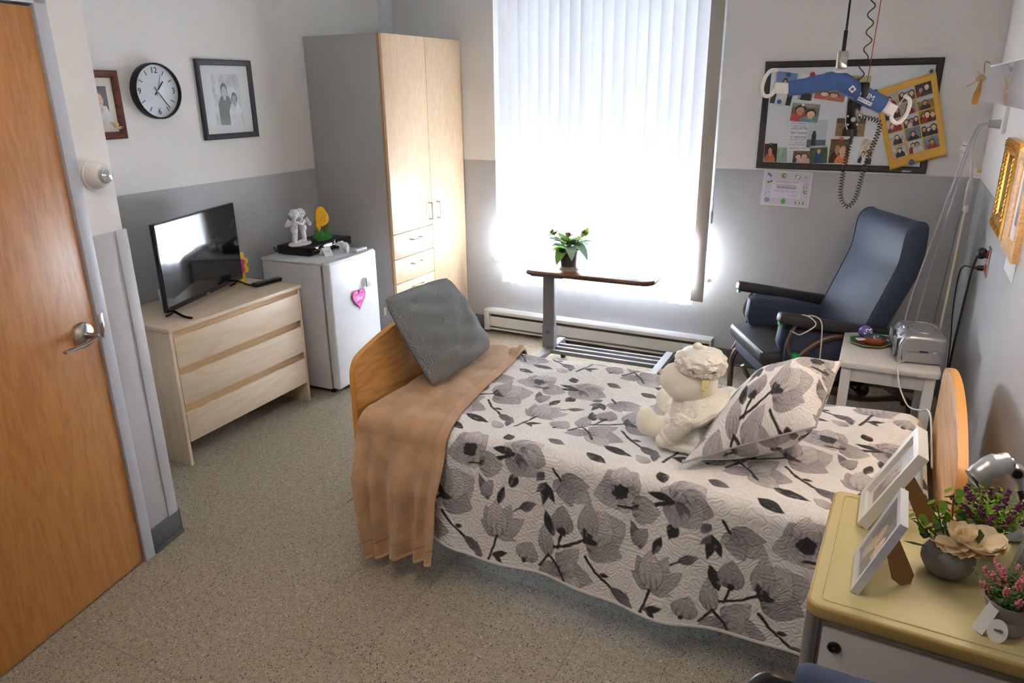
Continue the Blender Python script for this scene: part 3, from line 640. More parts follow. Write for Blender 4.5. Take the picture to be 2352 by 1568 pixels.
board('headboard', 3.727 - 2.7, 1); board('footboard', 1.695 - 2.7, -1)
MATM = M_('pale_blue_mattress', rgb(150, 172, 196), .6)
MB().box((2.705 - 2.7, 0, .50), (1.94, .88, .155), .03, seg=3).build('mattress', MATM, bed)
BF = M_('bed_frame_metal', rgb(70, 66, 62), .5, .4)
mb = MB()
for s in (-1, 1): mb.box((0, s * .40, .385), (1.98, .04, .06), .004)
for x in (-.9, -.45, 0, .45, .9): mb.box((x, 0, .40), (.05, .80, .03), .004)
mb.build('frame', BF, bed)
for x in (-.88, .88):
    for y in (-.38, .38):
        o = MB().box((x, y, .215), (.05, .05, .32), .004).build('leg', BF, bed)
        mb = MB(); mb.lathe([(.045, -.014), (.05, -.01), (.05, .01), (.045, .014)], 20, T(x, y, .05) @ RX(PI / 2)); mb.build('caster', BLACK, o)
mb = MB(); mb.box((0, 0, .26), (.9, .3, .06), .01); mb.tube([(-.88, 0, .12), (-.3, 0, .25)], .02, 10); mb.tube([(.88, 0, .12), (.3, 0, .25)], .02, 10); mb.build('lift_mechanism', BF, bed)

# ---- surface the covers follow: s = x, t = path length (0 at near top edge; + down the near side, - across the top)
RC = .055; YN, YF = -2.745, -1.805
def cover(x, t, off=0.0, wob=1.0):
    x = np.asarray(x, float); t = np.asarray(t, float)
    arc = RC * PI / 2; flat = (YF - YN) - 2 * RC
    zt = ZT + .006 * np.sin(x * 5.1 + 1.0) * np.cos(t * 6.0) + .004 * np.sin(x * 11 + t * 7)
    y = np.zeros_like(x); z = np.zeros_like(x); ny = np.zeros_like(x); nz = np.ones_like(x)
    m = t <= -arc                                   # top (and far side)
    tt = -t - arc; far = m & (tt > flat)
    y = np.where(m, YN + RC + np.minimum(tt, flat), y); z = np.where(m, zt, z)
    tf = np.clip(tt - flat, 0, None); a = np.clip(tf / RC, 0, PI / 2); dn = np.clip(tf - arc, 0, None)
    y = np.where(far, YF - RC + RC * np.sin(a) + dn * .05, y); z = np.where(far, zt - RC + RC * np.cos(a) - dn, z); ny = np.where(far, np.sin(a), ny); nz = np.where(far, np.cos(a), nz)
    n = t > -arc
    a = np.clip((t + arc) / RC, 0, PI / 2); dn = np.clip(t, 0, None)
    k = np.clip(dn / .40, 0, 1.2)
    flare = .055 * k + wob * k * (.013 * np.sin(x * 9.0 + .6) + .008 * np.sin(x * 21 + 2))
    y = np.where(n, YN + RC - RC * np.sin(a) - flare, y); z = np.where(n, zt - RC + RC * np.cos(a) - dn, z); ny = np.where(n, -np.sin(a), ny); nz = np.where(n, np.cos(a), nz)
    return np.stack([x, y + ny * off, z + nz * off], -1)

# ---- floral print
PER_X, PER_T = .57, .60
PET = [L3(182, 177, 182), L3(168, 162, 168), L3(196, 191, 194)]; DK = L3(46, 49, 55); MD = L3(98, 95, 102); BASEC = L3(232, 230, 230)
MOT = []
def pt(b, t, w, k=0, kind='p'): MOT.append((kind, b, t, w * (1.22 if kind == 'p' else 1.12), k))
for t_, w_, k in (((2.31, .19), .028, 1), ((2.41, .16), .03, 0), ((2.293, .247), .02, 1), ((2.462, .20), .028, 0), ((2.354, .156), .036, 2), ((2.44, .285), .01, 0)): pt((2.362, .288), t_, w_, k)
pt((2.361, .171), (2.382, .098), .014, 0, 'd'); pt((2.32, .172), (2.274, .074), .017, 0, 'm'); pt((2.322, .17), (2.332, .098), .007, 0, 'm')
pt((2.44, .168), (2.506, .13), .015, 0, 'm'); MOT.append(('s', [(2.42, .183), (2.445, .166)], .004))
MOT.append(('s', [(2.362, .288), (2.352, .33), (2.328, .405)], .006)); pt((2.345, .365), (2.412, .334), .011, 0, 'd'); pt((2.352, .35), (2.392, .385), .009, 0, 'd'); pt((2.30, .42), (2.28, .33), .013, 0, 'm')
pt((2.556, .308), (2.536, .19), .026, 0); pt((2.576, .228), (2.536, .14), .018, 0, 'd')
pt((2.607, .208), (2.604, .104), .036, 1); MOT.append(('b', (2.607, .198), .017)); MOT.append(('s', [(2.607, .205), (2.592, .262)], .006))
for t_, w_, k in (((2.83, .10), .062, 0), ((2.828, .222), .050, 1), ((2.77, .08), .055, 2), ((2.700, .058), .032, 0)): pt((2.70, .195), t_, w_, k)
MOT.append(('s', [(2.579, .264), (2.63, .24), (2.70, .194)], .0062)); MOT.append(('b', (2.703, .193), .020)); pt((2.70, .2), (2.684, .15), .009, 0, 'd'); pt((2.695, .2), (2.745, .20), .011, 0, 'd')
pt((2.468, .352), (2.490, .275), .036, 0); MOT.append(('b', (2.468, .35), .010))
for t_, w_, k in (((2.677, .236), .03, 0), ((2.735, .339), .042, 1), ((2.70, .405), .036, 2), ((2.52, .38), .026, 1), ((2.66, .28), .040, 0)): pt((2.60, .335), t_, w_, k)
MOT.append(('s', [(2.525, .352), (2.560, .30), (2.60, .335), (2.63, .38)], .006)); MOT.append(('s', [(2.70, .258), (2.74, .302), (2.80, .34)], .0062)); pt((2.795, .337), (2.886, .382), .019, 0, 'm'); pt((2.755, .305), (2.792, .302), .008, 0, 'd')
for t_, w_, k in (((2.75, -.07), .042, 1), ((2.85, -.085), .042, 0), ((2.80, -.10), .036, 2), ((2.711, .03), .038, 0), ((2.885, .02), .032, 1), ((2.832, .064), .042, 2), ((2.765, .058), .036, 0)): pt((2.801, -.002), t_, w_, k)
MOT.append(('b', (2.803, -.008), .030)); MOT.append(('b', (2.815, -.012), .02))
pt((2.537, .04), (2.529, .135), .014, 0, 'd'); pt((2.537, .045), (2.50, .092), .010, 0, 'm'); pt((2.537, .045), (2.574, .112), .013, 0, 'd')
pt((2.424, .045), (2.404, .104), .019, 0, 'd')
for t_, w_, k in (((2.36, -.055), .026, 2), ((2.43, -.105), .032, 0), ((2.50, -.095), .042, 2), ((2.535, -.02), .046, 1), ((2.50, .038), .050, 0), ((2.42, .062), .037, 1)): pt((2.42, -.03), t_, w_, k)
pt((2.42, -.03), (2.440, .03), .009, 0, 'm'); pt((2.42, -.03), (2.472, .012), .009, 0, 'm'); pt((2.405, -.03), (2.318, -.028), .013, 0, 'd'); MOT.append(('s', [(2.405, -.02), (2.335, .012)], .009)); pt((2.37, -.075), (2.338, -.125), .019, 0, 'd')
pt((2.272, .04), (2.372, .03), .041, 0); MOT.append(('s', [(2.232, .045), (2.285, .038)], .0052)); pt((2.275, .045), (2.30, .02), .008, 0, 'd')
for t_, w_, k in (((2.709, .062), .040, 0), ((2.698, .01), .026, 1), ((2.64, .098), .030, 1), ((2.563, .072), .012, 0)): pt((2.587, .017), t_, w_, k)
MOT.append(('s', [(2.562, -.012), (2.59, .02)], .006)); pt((2.68, .40), (2.797, .422), .018, 0, 'd'); pt((2.648, -.122), (2.735, -.09), .019, 0, 'd'); pt((2.49, -.145), (2.565, -.13), .018, 0, 'm'); pt((2.53, .01), (2.50, .05), .014, 0, 'm')
pt((2.865, .16), (2.905, .09), .022, 1); pt((2.86, .44), (2.80, .40), .02, 2)
def floral(x, t):
    """x, t arrays -> linear colour of the print"""
    c = np.tile(BASEC, (len(x), 1)); wn = vnoise(x, t, 48, 5) * .6 + vnoise(x, t, 110, 6) * .4; wn2 = vnoise(x, t, 26, 9)
    c *= (.97 + .05 * wn2)[:, None]
    xs = x + .004 * (vnoise(x, t, 60, 11) - .5); ts = t - .05 * (x - 2.5) + .004 * (vnoise(x, t, 60, 12) - .5)
    for mo in MOT:
        if mo[0] in 'pdm': pp = [mo[1], mo[2]]; pad = mo[3] + .01
        elif mo[0] == 's': pp = mo[1]; pad = mo[2] + .01
        else: pp = [mo[1]]; pad = mo[2] + .01
        bx0 = min(p[0] for p in pp) - pad; bx1 = max(p[0] for p in pp) + pad; bt0 = min(p[1] for p in pp) - pad; bt1 = max(p[1] for p in pp) + pad
        dx = np.mod(xs - bx0, PER_X); dt = np.mod(ts - bt0, PER_T); I = np.nonzero((dx < bx1 - bx0) & (dt < bt1 - bt0))[0]
        if not len(I): continue
        X = dx[I] + bx0; Y = dt[I] + bt0
        if mo[0] in 'pdm':
            b, e, w_ = np.array(mo[1]), np.array(mo[2]), mo[3]; ax = e - b; L = np.hypot(*ax); ax = ax / L; rx = X - b[0]; ry = Y - b[1]
            a = (rx * ax[0] + ry * ax[1]) / L; q = (-rx * ax[1] + ry * ax[0])
            a_ = np.clip(a, 0, 1)
            prof = w_ * (np.sin(PI * a_ ** .72) ** .8 if mo[0] == 'p' else 1.05 * np.sin(PI * a_ ** .85))
            sd = prof - np.abs(q); ins = (a > 0) & (a < 1) & (sd > 0); r = np.abs(q) / np.maximum(prof, 1e-5); J = I[ins]; r = r[ins]; aa = a[ins]; qq = q[ins]; nn = wn[J]
            al = np.clip(np.minimum(sd[ins], np.minimum(aa, 1 - aa) * L) / .0028, 0, 1)[:, None]
            vein = np.abs(np.sin(qq / w_ * 7 + 2.5 * nn)) ** 10
            if mo[0] == 'p':
                base = PET[mo[4] % 3] * ((.74 + .30 * np.clip(aa * 1.2, 0, 1)) * (.84 + .32 * nn))[:, None]; line = np.clip(1 - np.abs(sd[ins] - .0022) / .0024, 0, 1)
                dkf = line * (.35 + .5 * wn2[J]) + np.clip(.42 - aa, 0, 1) * 1.8 * vein + .30 * vein * nn
            elif mo[0] == 'm': base = MD * (.7 + .9 * nn)[:, None] + np.outer(np.clip(aa - .5, 0, 1) * .5, PET[1]); dkf = np.clip((r - .8) * 4, 0, 1) * .6 + np.clip(.5 - aa, 0, 1) * .8
            else: base = np.outer(.7 + .6 * nn, DK) + np.outer(np.clip(nn - .5, 0, 1) * 1.5 * (qq > 0), PET[1]); dkf = .5 * vein
            new = base * (1 - np.clip(dkf, 0, 1))[:, None] + np.outer(np.clip(dkf, 0, 1), DK); c[J] = c[J] * (1 - al) + new * al
        elif mo[0] == 's':
            dmin = np.full(len(I), 9.)
            for p, q in zip(pp[:-1], pp[1:]):
                p = np.array(p); q = np.array(q); v = q - p; k = np.clip(((X - p[0]) * v[0] + (Y - p[1]) * v[1]) / (v @ v), 0, 1); dmin = np.minimum(dmin, np.hypot(X - p[0] - k * v[0], Y - p[1] - k * v[1]))
            al = np.clip((mo[2] * (.75 + .6 * wn[I]) - dmin) / .0025, 0, 1)[:, None]; c[I] = c[I] * (1 - al) + np.outer(.75 + .5 * wn[I], DK * .85) * al
        else:
            dd = np.hypot(X - mo[1][0], Y - mo[1][1]); al = np.clip((mo[2] * (.55 + .8 * wn[I]) - dd) / .003, 0, 1)[:, None]; c[I] = c[I] * (1 - al) + np.outer(.7 + .7 * wn[I], DK) * al
    return c
QUILT = attr_mat('quilted_floral_cotton', .85, .42, .15)
NX, NT = 780, 640
xs = np.linspace(1.735, 3.69, NX + 1); tn = np.concatenate([np.linspace(.0, 1., 400)[:-1] * 0, []])
def hem(x): return .385 + .018 * (x - 2.2) / 1.2 - .10 * np.clip((2.22 - x) / .2, 0, 1) ** 2 * np.clip((x - 1.9) / .2, 0, 1) + .008 * np.sin(x * 7)
vt = np.linspace(0, 1, NT + 1); gx, gv = np.meshgrid(xs, vt); tlen_far = -( (YF - YN - 2 * RC) + RC * PI + .20)
gt = gv * (hem(gx) - tlen_far) + tlen_far
P = cover(gx.ravel(), gt.ravel())
# quilt covers the head end: round it over the mattress end
k = np.clip((gx.ravel() - 3.62) / .07, 0, 1); P[:, 2] -= .05 * k ** 2 * (gt.ravel() < 0)
me = D.meshes.new('bedspread'); idx = np.arange((NX + 1) * (NT + 1)).reshape(NT + 1, NX + 1)
F_ = np.stack([idx[:-1, :-1], idx[1:, :-1], idx[1:, 1:], idx[:-1, 1:]], -1).reshape(-1, 4)
me.vertices.add(len(P)); me.vertices.foreach_set('co', P.astype(np.float32).ravel()); me.loops.add(F_.size); me.loops.foreach_set('vertex_index', F_.ravel().astype(np.int32))
me.polygons.add(len(F_)); me.polygons.foreach_set('loop_start', np.arange(0, F_.size, 4, dtype=np.int32)); me.polygons.foreach_set('use_smooth', np.ones(len(F_), bool)); me.update(calc_edges=True)
set_print(me, np.clip(floral(gx.ravel(), gt.ravel()), 0, 1), np.stack([gx.ravel(), gt.ravel()], -1))
bs = thing('bedspread', 'quilted white bedspread with grey magnolia print spread over the bed', 'bedspread', (0, 0, 0))
link('quilt', me, QUILT, bs)
hx = np.linspace(1.735, 3.69, 160); hp_ = cover(hx, hem(hx)); MB().tube([tuple(p) for p in hp_], .0055, 6).build('hem_binding', M_('binding_white', rgb(206, 202, 200), .8), bs)

# ---- brown fleece throw across the foot
FLEECE = M_('camel_fleece', rgb(188, 152, 116), .95, var=.42, vscale=12, bump=.25, bscale=350, sheen=.35)
nx, ntt = 110, 330
t0, t1 = tlen_far + .17, .445
u, v = np.meshgrid(np.linspace(0, 1, nx + 1), np.linspace(0, 1, ntt + 1)); u = u.ravel(); v = v.ravel(); t = t0 + (t1 - t0) * v
xl = np.interp(t, [-1.05, -.5, -.12, 0, .2, .5], [1.755, 1.755, 1.758, 1.748, 1.775, 1.825]); xr = np.interp(t, [-1.05, -.9, -.55, -.2, -.06, .05, .5], [1.99, 2.01, 2.06, 2.10, 2.14, 2.145, 2.145])
bot = np.interp(u, [0, .25, .5, 1], [.04, .035, -.01, -.03])
t = t + np.clip((v - .8) / .2, 0, 1) * bot
x = xl + (xr - xl) * u; dn = np.clip(t, 0, .5) / .5
fold = (.022 * np.sin(u * 13 + .6 + 1.2 * dn) + .015 * np.sin(u * 23 + 2 + dn) + .010 * np.sin(u * 34 + 3 * dn) - .022 * np.abs(np.sin(u * 10.5 + 1.0 + .8 * dn)) ** .6) * (.10 + .90 * np.clip(dn * 2.2, 0, 1)) * np.clip((t + .16) / .16, 0, 1)
x = x + dn * (.012 * np.sin(u * 9 + 1))
topf = .008 * np.sin(u * 5 + t * 7) * np.sin(t * 9 + 1) + .006 * np.sin(u * 9 - t * 13)
off = .016 + np.abs(topf) * np.clip(-t / .12, 0, 1) + fold + .007 * np.abs(np.sin(u * 6 + dn * 4.5 + .4)) ** 3 * np.clip(dn * 3, 0, 1) + .012 * np.clip((t + .12) / .12, 0, 1) + .048 * np.clip(dn * 3, 0, 1)
edge = np.clip((u - .93) / .07, 0, 1); off = off + .014 * np.sin(np.clip((u - .88) / .12, 0, 1) * PI) - .010 * edge ** 2
P = cover(x, t, off)
me = D.meshes.new('throw'); idx = np.arange((nx + 1) * (ntt + 1)).reshape(ntt + 1, nx + 1); F_ = np.stack([idx[:-1, :-1], idx[1:, :-1], idx[1:, 1:], idx[:-1, 1:]], -1).reshape(-1, 4)
me.from_pydata([tuple(p) for p in P], [], [tuple(map(int, f)) for f in F_]); me.polygons.foreach_set('use_smooth', [True] * len(F_)); me.update()
th = thing('throw_blanket', 'camel brown fleece throw draped over the foot of the bed', 'blanket', (0, 0, 0))
o = link('fleece', me, FLEECE, th); md = o.modifiers.new('thick', 'SOLIDIFY'); md.thickness = .008; md.offset = -.6
pb = P.reshape(ntt + 1, nx + 1, 3)
MB().tube([tuple(p) for p in pb[-1]], .0075, 6).build('hem', FLEECE, th)
mb = MB(); mb.tube([tuple(p) for p in pb[-14]], .0022, 5); mb.build('hem_seam', M_('camel_seam', rgb(140, 98, 60), .95), th)

# ---- cushions: bilinear patch between four corners with a stuffed profile
def cushion_mesh(C, thick, n=60, m=60, zmin=None, pinch=.06, wr=0.0, asym=1.0, rnd=0.0, pw=(6, .5)):
    C = [np.array(c, float) for c in C]; u, v = np.meshgrid(np.linspace(-1, 1, n + 1), np.linspace(-1, 1, m + 1)); u = u.ravel(); v = v.ravel()
    rc = 1 - rnd * (np.abs(u) * np.abs(v)) ** 6; uu = u * rc * (1 - pinch * (1 - v ** 2) ** 1 * np.abs(u) ** 3); vv = v * rc * (1 - pinch * (1 - u ** 2) * np.abs(v) ** 3)
    a = (uu + 1) / 2; b = (vv + 1) / 2
    Pm = ((1 - a) * (1 - b))[:, None] * C[0] + (a * (1 - b))[:, None] * C[1] + (a * b)[:, None] * C[2] + ((1 - a) * b)[:, None] * C[3]
    N = np.cross(C[1] - C[0], C[3] - C[0]); N /= np.linalg.norm(N)
    hgt = thick * ((1 - np.abs(u) ** pw[0]) * (1 - np.abs(v) ** pw[0])) ** pw[1] * (.75 + .25 * (1 - u ** 2) * (1 - v ** 2))
    w = wr * (np.sin(u * 7 + v * 3) * np.sin(v * 9 - u * 2)) * (hgt / thick)
    A = Pm + N * (hgt + w)[:, None]; B = Pm - N * (hgt * asym)[:, None]
    if zmin is not None: B[:, 2] = np.maximum(B[:, 2], zmin); A[:, 2] = np.maximum(A[:, 2], zmin)
    idx = np.arange((n + 1) * (m + 1)).reshape(m + 1, n + 1); Fa = np.stack([idx[:-1, :-1], idx[:-1, 1:], idx[1:, 1:], idx[1:, :-1]], -1).reshape(-1, 4); Fb = Fa[:, ::-1] + len(u)
    me = D.meshes.new('cushion'); me.from_pydata([tuple(p) for p in np.concatenate([A, B])], [], [tuple(map(int, f)) for f in np.concatenate([Fa, Fb])]); me.polygons.foreach_set('use_smooth', [True] * (2 * len(Fa))); me.update()
    rim = [tuple(p) for p in np.concatenate([Pm[idx[0, :-1]], Pm[idx[:-1, -1]], Pm[idx[-1, ::-1][:-1]], Pm[idx[::-1, 0][:-1]]])]
    return me, u, v, rim
# floral pillow
pl = thing('floral_pillow', 'plump pillow in grey magnolia print lying at the head of the bed', 'pillow', (0, 0, 0))
C = [(2.972, -2.637, .618), (3.345, -2.50, .765), (3.382, -2.185, .885), (3.125, -2.16, .77)]
me, u, v, rim = cushion_mesh(C, .120, 230, 190, ZT + .012, .05, .004, 1.1, 0, (3.2, .75))
n_ = len(u); px_ = np.concatenate([u * .26 + 2.62, u * .26 + 2.35]); pt_ = np.concatenate([-v * .2 + .12, v * .2 + .22])
set_print(me, np.clip(floral(px_, pt_), 0, 1), np.stack([px_, pt_], -1)); link('pillow', me, QUILT, pl)
MB().tube(rim, .0035, 6, closed=True).build('piped_seam', M_('seam_grey', rgb(170, 164, 166), .8), pl)
# grey cushion
gc = thing('grey_cushion', 'square blue-grey knitted cushion propped against the foot board', 'cushion', (0, 0, 0))
def knit():
    m = D.materials.new('blue_grey_knit'); m.use_nodes = True; nt = m.node_tree; b = nt.nodes['Principled BSDF']; N = nt.nodes.new; Lk = nt.links.new
    u_ = N('ShaderNodeAttribute'); u_.attribute_name = 'cloth'; nz = N('ShaderNodeTexNoise'); nz.inputs['Scale'].default_value = 9; Lk(u_.outputs['Vector'], nz.inputs[0])
    ad = N('ShaderNodeVectorMath'); ad.operation = 'MULTIPLY_ADD'; ad.inputs[1].default_value = (.10, .10, 0); Lk(nz.outputs['Color'], ad.inputs[0]); Lk(u_.outputs['Vector'], ad.inputs[2])
    w1 = N('ShaderNodeTexWave'); w1.inputs['Scale'].default_value = 58; w1.inputs['Distortion'].default_value = 3.0; w1.bands_direction = 'X'; Lk(ad.outputs[0], w1.inputs[0])
    w2 = N('ShaderNodeTexWave'); w2.inputs['Scale'].default_value = 95; w2.bands_direction = 'Y'; Lk(ad.outputs[0], w2.inputs[0])
    mm = N('ShaderNodeMath'); mm.operation = 'MULTIPLY'; Lk(w1.outputs[1], mm.inputs[0]); Lk(w2.outputs[1], mm.inputs[1])
    cr = N('ShaderNodeValToRGB'); cr.color_ramp.elements[0].color = rgb(122, 130, 136); cr.color_ramp.elements[1].color = rgb(192, 196, 198); cr.color_ramp.elements[1].position = .75; Lk(mm.outputs[0], cr.inputs[0]); Lk(cr.outputs[0], b.inputs['Base Color'])
    b.inputs['Roughness'].default_value = .95; bp = N('ShaderNodeBump'); bp.inputs['Strength'].default_value = .8; bp.inputs['Distance'].default_value = .004; Lk(mm.outputs[0], bp.inputs['Height']); Lk(bp.outputs[0], b.inputs['Normal'])
    return m
KN = knit()
C = [(1.895, -2.455, .632), (1.885, -1.955, .632), (1.755, -2.10, .985), (1.755, -2.55, 1.0)]
me, u, v, rim = cushion_mesh(C, .074, 60, 60, ZT + .028, -.03, .010, .7, .02)
set_print(me, np.ones((len(me.vertices), 3)), np.concatenate([np.stack([u, v], -1)] * 2) * .22); link('cushion', me, KN, gc)
MB().tube(rim, .004, 6, closed=True).build('seam', M_('seam_bluegrey', rgb(122, 130, 136), .9), gc)
MB().box((1.757, -2.557, .955), (.002, .014, .03)).build('care_tag', PAPER, gc, 'small white sewn-in tag')

# ---- teddy
FUR = M_('cream_plush', rgb(253, 248, 234), .95, bump=.5, bscale=420, sheen=.15); SAT = M_('pearl_satin', rgb(240, 235, 228), .28, .12, bump=1.0, bscale=75, sheen=.2, bdist=.008); TRIM = M_('white_fur_trim', rgb(248, 244, 234), .95, bump=.6, bscale=320, sheen=.2)
td = thing('teddy_bear', 'cream plush bear in a satin cape and frilled cap sitting on the bed', 'teddy bear', (2.890, -2.41, ZT + .010), R(6))
P = [('e', (.045, .0, .085), (.078, .078, .09)), ('e', (.050, .0, .212), (.080, .074, .080)), ('e', (-.018, -.014, .220), (.048, .052, .056)), ('e', (.012, -.01, .196), (.062, .060, .055)), ('c', (.02, -.04, .05), (-.070, -.055, .045), .046, .038), ('e', (-.098, -.058, .066), (.036, .040, .054)),
     ('c', (.02, .05, .06), (-.05, .072, .075), .04, .032), ('e', (-.062, .078, .100), (.030, .034, .042))]
blob('body', P, FUR, td, .007, 6)
MB().ell((-.064, -.012, .238), (.010, .014, .010)).build('nose', M_('plush_nose', rgb(222, 206, 182), .8), td)
def capf(u, v):
    a = 2 * PI * u; ph = v * PI * .62; f = 1 + .05 * math.sin(a * 8 + 4 * math.sin(5 * v)) * v + .04 * math.sin(a * 13 + 9 * v) * v
    return (.066 + math.cos(a) * .086 * math.sin(ph) ** .75 * f, math.sin(a) * .084 * math.sin(ph) ** .75 * f, .288 + .046 * math.cos(ph) + .008 * math.sin(a * 7 + 8 * v) * v + .012 * math.cos(a) * 0)
MB().grid(capf, 96, 26).build('cap', SAT, td)
MB().tube([(.064 + math.cos(a) * (.074 + .004 * math.sin(a * 16)), math.sin(a) * (.072 + .004 * math.sin(a * 16)), .264 + .005 * math.sin(a * 16) - .006 * math.cos(a)) for a in [2 * PI * i / 96 for i in range(96)]], .010, 7, closed=True).build('cap_frill', SAT, td)
MB().ell((.052, -.0, .340), (.017, .017, .013)).build('pompom', TRIM, td)
def capef(u, v):
    a = 2 * PI * (u * .90 + .55); r = .052 + .060 * v + .005 * math.sin(a * 12) * v
    return (.056 + math.cos(a) * r + .020 * v, math.sin(a) * r * 1.0, .170 - .062 * v ** 1.2 + (.018 + .052 * v) * max(-.35, math.cos(a)))
MB().grid(capef, 72, 12).build('collar', SAT, td)
def robe(u, v):
    a = 2 * PI * (u * .80 + .60); r = .080 + .050 * v + (.007 * math.sin(a * 8) + .005 * math.sin(a * 13)) * v
    return (.052 + math.cos(a) * r + .045 * v * max(0, math.cos(a)), math.sin(a) * r * .94, .150 - .138 * v)
def trim(name, fn, r):
    pts = [fn(i / 70, 1.0) for i in range(71)]; rr = [r * random.uniform(.92, 1.08) for _ in pts]; MB().tube(pts, r, 9, rr=rr).build(name, TRIM, td)
trim('collar_trim', capef, .017)
MB().grid(robe, 72, 16).build('robe', SAT, td)
trim('robe_trim', robe, .016)
for (a, b, c) in (((.050, -.082, .140), (.022, -.118, .085), (-.012, -.116, .046)), ((.05, .085, .140), (.02, .108, .10), (-.02, .10, .07))):
    MB().tube([a, b, c], .03, 14, rr=[.026, .040, .034, .028], sub=6).build('sleeve', SAT, td)
    d = (Vector(c) - Vector(b)).normalized(); q = Vector(c)
    MB().tube([q - d * .010, q - d * .002, q + d * .008], .035, 14, rr=[.030, .036, .031]).build('cuff', TRIM, td)
    MB().ell(q + d * .022, (.028, .026, .024), None).build('paw', FUR, td)
MB().prism([(-.014, .026), (.010, .030), (.010, .012), (-.002, .010), (-.002, .002), (.014, 0), (.014, -.026), (.002, -.028), (-.002, -.018), (.004, -.016), (.003, -.010), (-.012, -.008), (-.012, .016), (-.014, .018)], 0, .004, T(.090, -.0690, .222) @ RZ(R(28)) @ RY(R(12)) @ UP).build('felt_patch', M_('pale_yellow_felt', rgb(240, 226, 166), .9), td, 'pale yellow felt patch on the cheek')

# ================================================================== BACK WALL: heater, table, plant
HW = M_('heater_enamel', rgb(218, 218, 218), .45); HD = M_('heater_slot', rgb(66, 62, 58), .7)
ht = thing('baseboard_heater', 'long white electric baseboard heater under the window', 'heater', (1.663, 0, .022))
L = 1.70
MB().box((0, -.012, .079), (L, .024, .158), .003).build('back_plate', HW, ht)
MB().prism([(-.075, .128), (-.080, .135), (-.080, .152), (-.068, .160), (0, .160), (0, .150), (-.066, .150)], -L / 2, L / 2, Matrix(((0, 0, 1, 0), (1, 0, 0, 0), (0, 1, 0, 0), (0, 0, 0, 1)))).build('top_hood', HW, ht)
MB().box((0, -.066, .068), (L - .02, .008, .078), .003).build('front_panel', HW, ht)
MB().box((0, -.035, .075), (L - .06, .05, .10)).build('element', HD, ht)
MB().box((0, -.066, .010), (L - .02, .010, .014), .003).build('lower_lip', HW, ht)
for s in (-1, 1): MB().box((s * (L / 2 - .0), -.040, .079), (.045 if s < 0 else .012, .082, .162), .004).build('end_cap', HW, ht)

ot = thing('overbed_table', 'rolling overbed table with brown top and grey steel base by the window', 'table', (1.84, -.43, 0), R(1.5))
def rrect(w, h, r, n=8):
    P = []
    for cx, cy, a0 in ((w / 2 - r, h / 2 - r, 0), (-w / 2 + r, h / 2 - r, 90), (-w / 2 + r, -h / 2 + r, 180), (w / 2 - r, -h / 2 + r, 270)):
        for k in range(n + 1): a = R(a0 + 90 * k / n); P.append((cx + r * math.cos(a), cy + r * math.sin(a)))
    return P
TBW = wood('cherry_laminate', rgb(112, 66, 40), rgb(150, 96, 62), 'X', 2.0, .14, 60, .9); TGR = M_('table_grey_steel', rgb(122, 119, 123), .6, .0); TED = M_('dark_edge', rgb(66, 54, 54), .5)
MB().prism(rrect(.838, .488, .07), .667, .682, b=.002).build('tabletop', TBW, ot)
MB().prism(rrect(.845, .495, .073), .654, .6672, b=.004).build('edge_molding', TED, ot)
mb = MB().box((0, 0, .648), (.74, .05, .012)); mb.box((-.28, -.03, .642), (.22, .32, .018), .004); mb.build('under_frame', M_('table_dark_steel', rgb(74, 72, 76), .5, .3), ot)
MB().box((-.285, -.12, .40), (.078, .048, .49), .006).build('column', TGR, ot)
MB().box((-.285, -.12, .22), (.086, .056, .16), .006).build('column_sleeve', TGR, ot)
BT = M_('lotus_blue', rgb(70, 90, 130), .5)
mb = MB()
for k in range(5): mb.ell((-.285 + (k - 2) * .006, -.1492, .252 + .004 * (2 - abs(k - 2))), (.0035, .001, .011), RY((k - 2) * R(24)), 8, 6)
mb.build('emblem', BT, ot, 'small blue lotus emblem')
scribble('lettering', .026, .005, BT, ot, T(-.285, -.1486, .234), 5)
for x in (-.285, .47):
    MB().box((x, -.20, .125), (.05, .62, .035), .006).build('base_leg', TGR, ot)
    for y in (.08, -.48):
        o = MB().lathe([(.026, -.011), (.03, -.008), (.03, .008), (.026, .011)], 18, T(x + .02, y, .03) @ RY(PI / 2)).build('caster', BLACK, ot)
        MB().box((x + .02, y, .075), (.03, .03, .075), .004).build('caster_fork', M_('fork_grey', rgb(96, 96, 100), .5), o)
for y in (.0, -.065, -.14): MB().box((.09, y, .122), (.72, .026 if y < 0 else .022, .026), .004).build('cross_rail', TGR, ot)
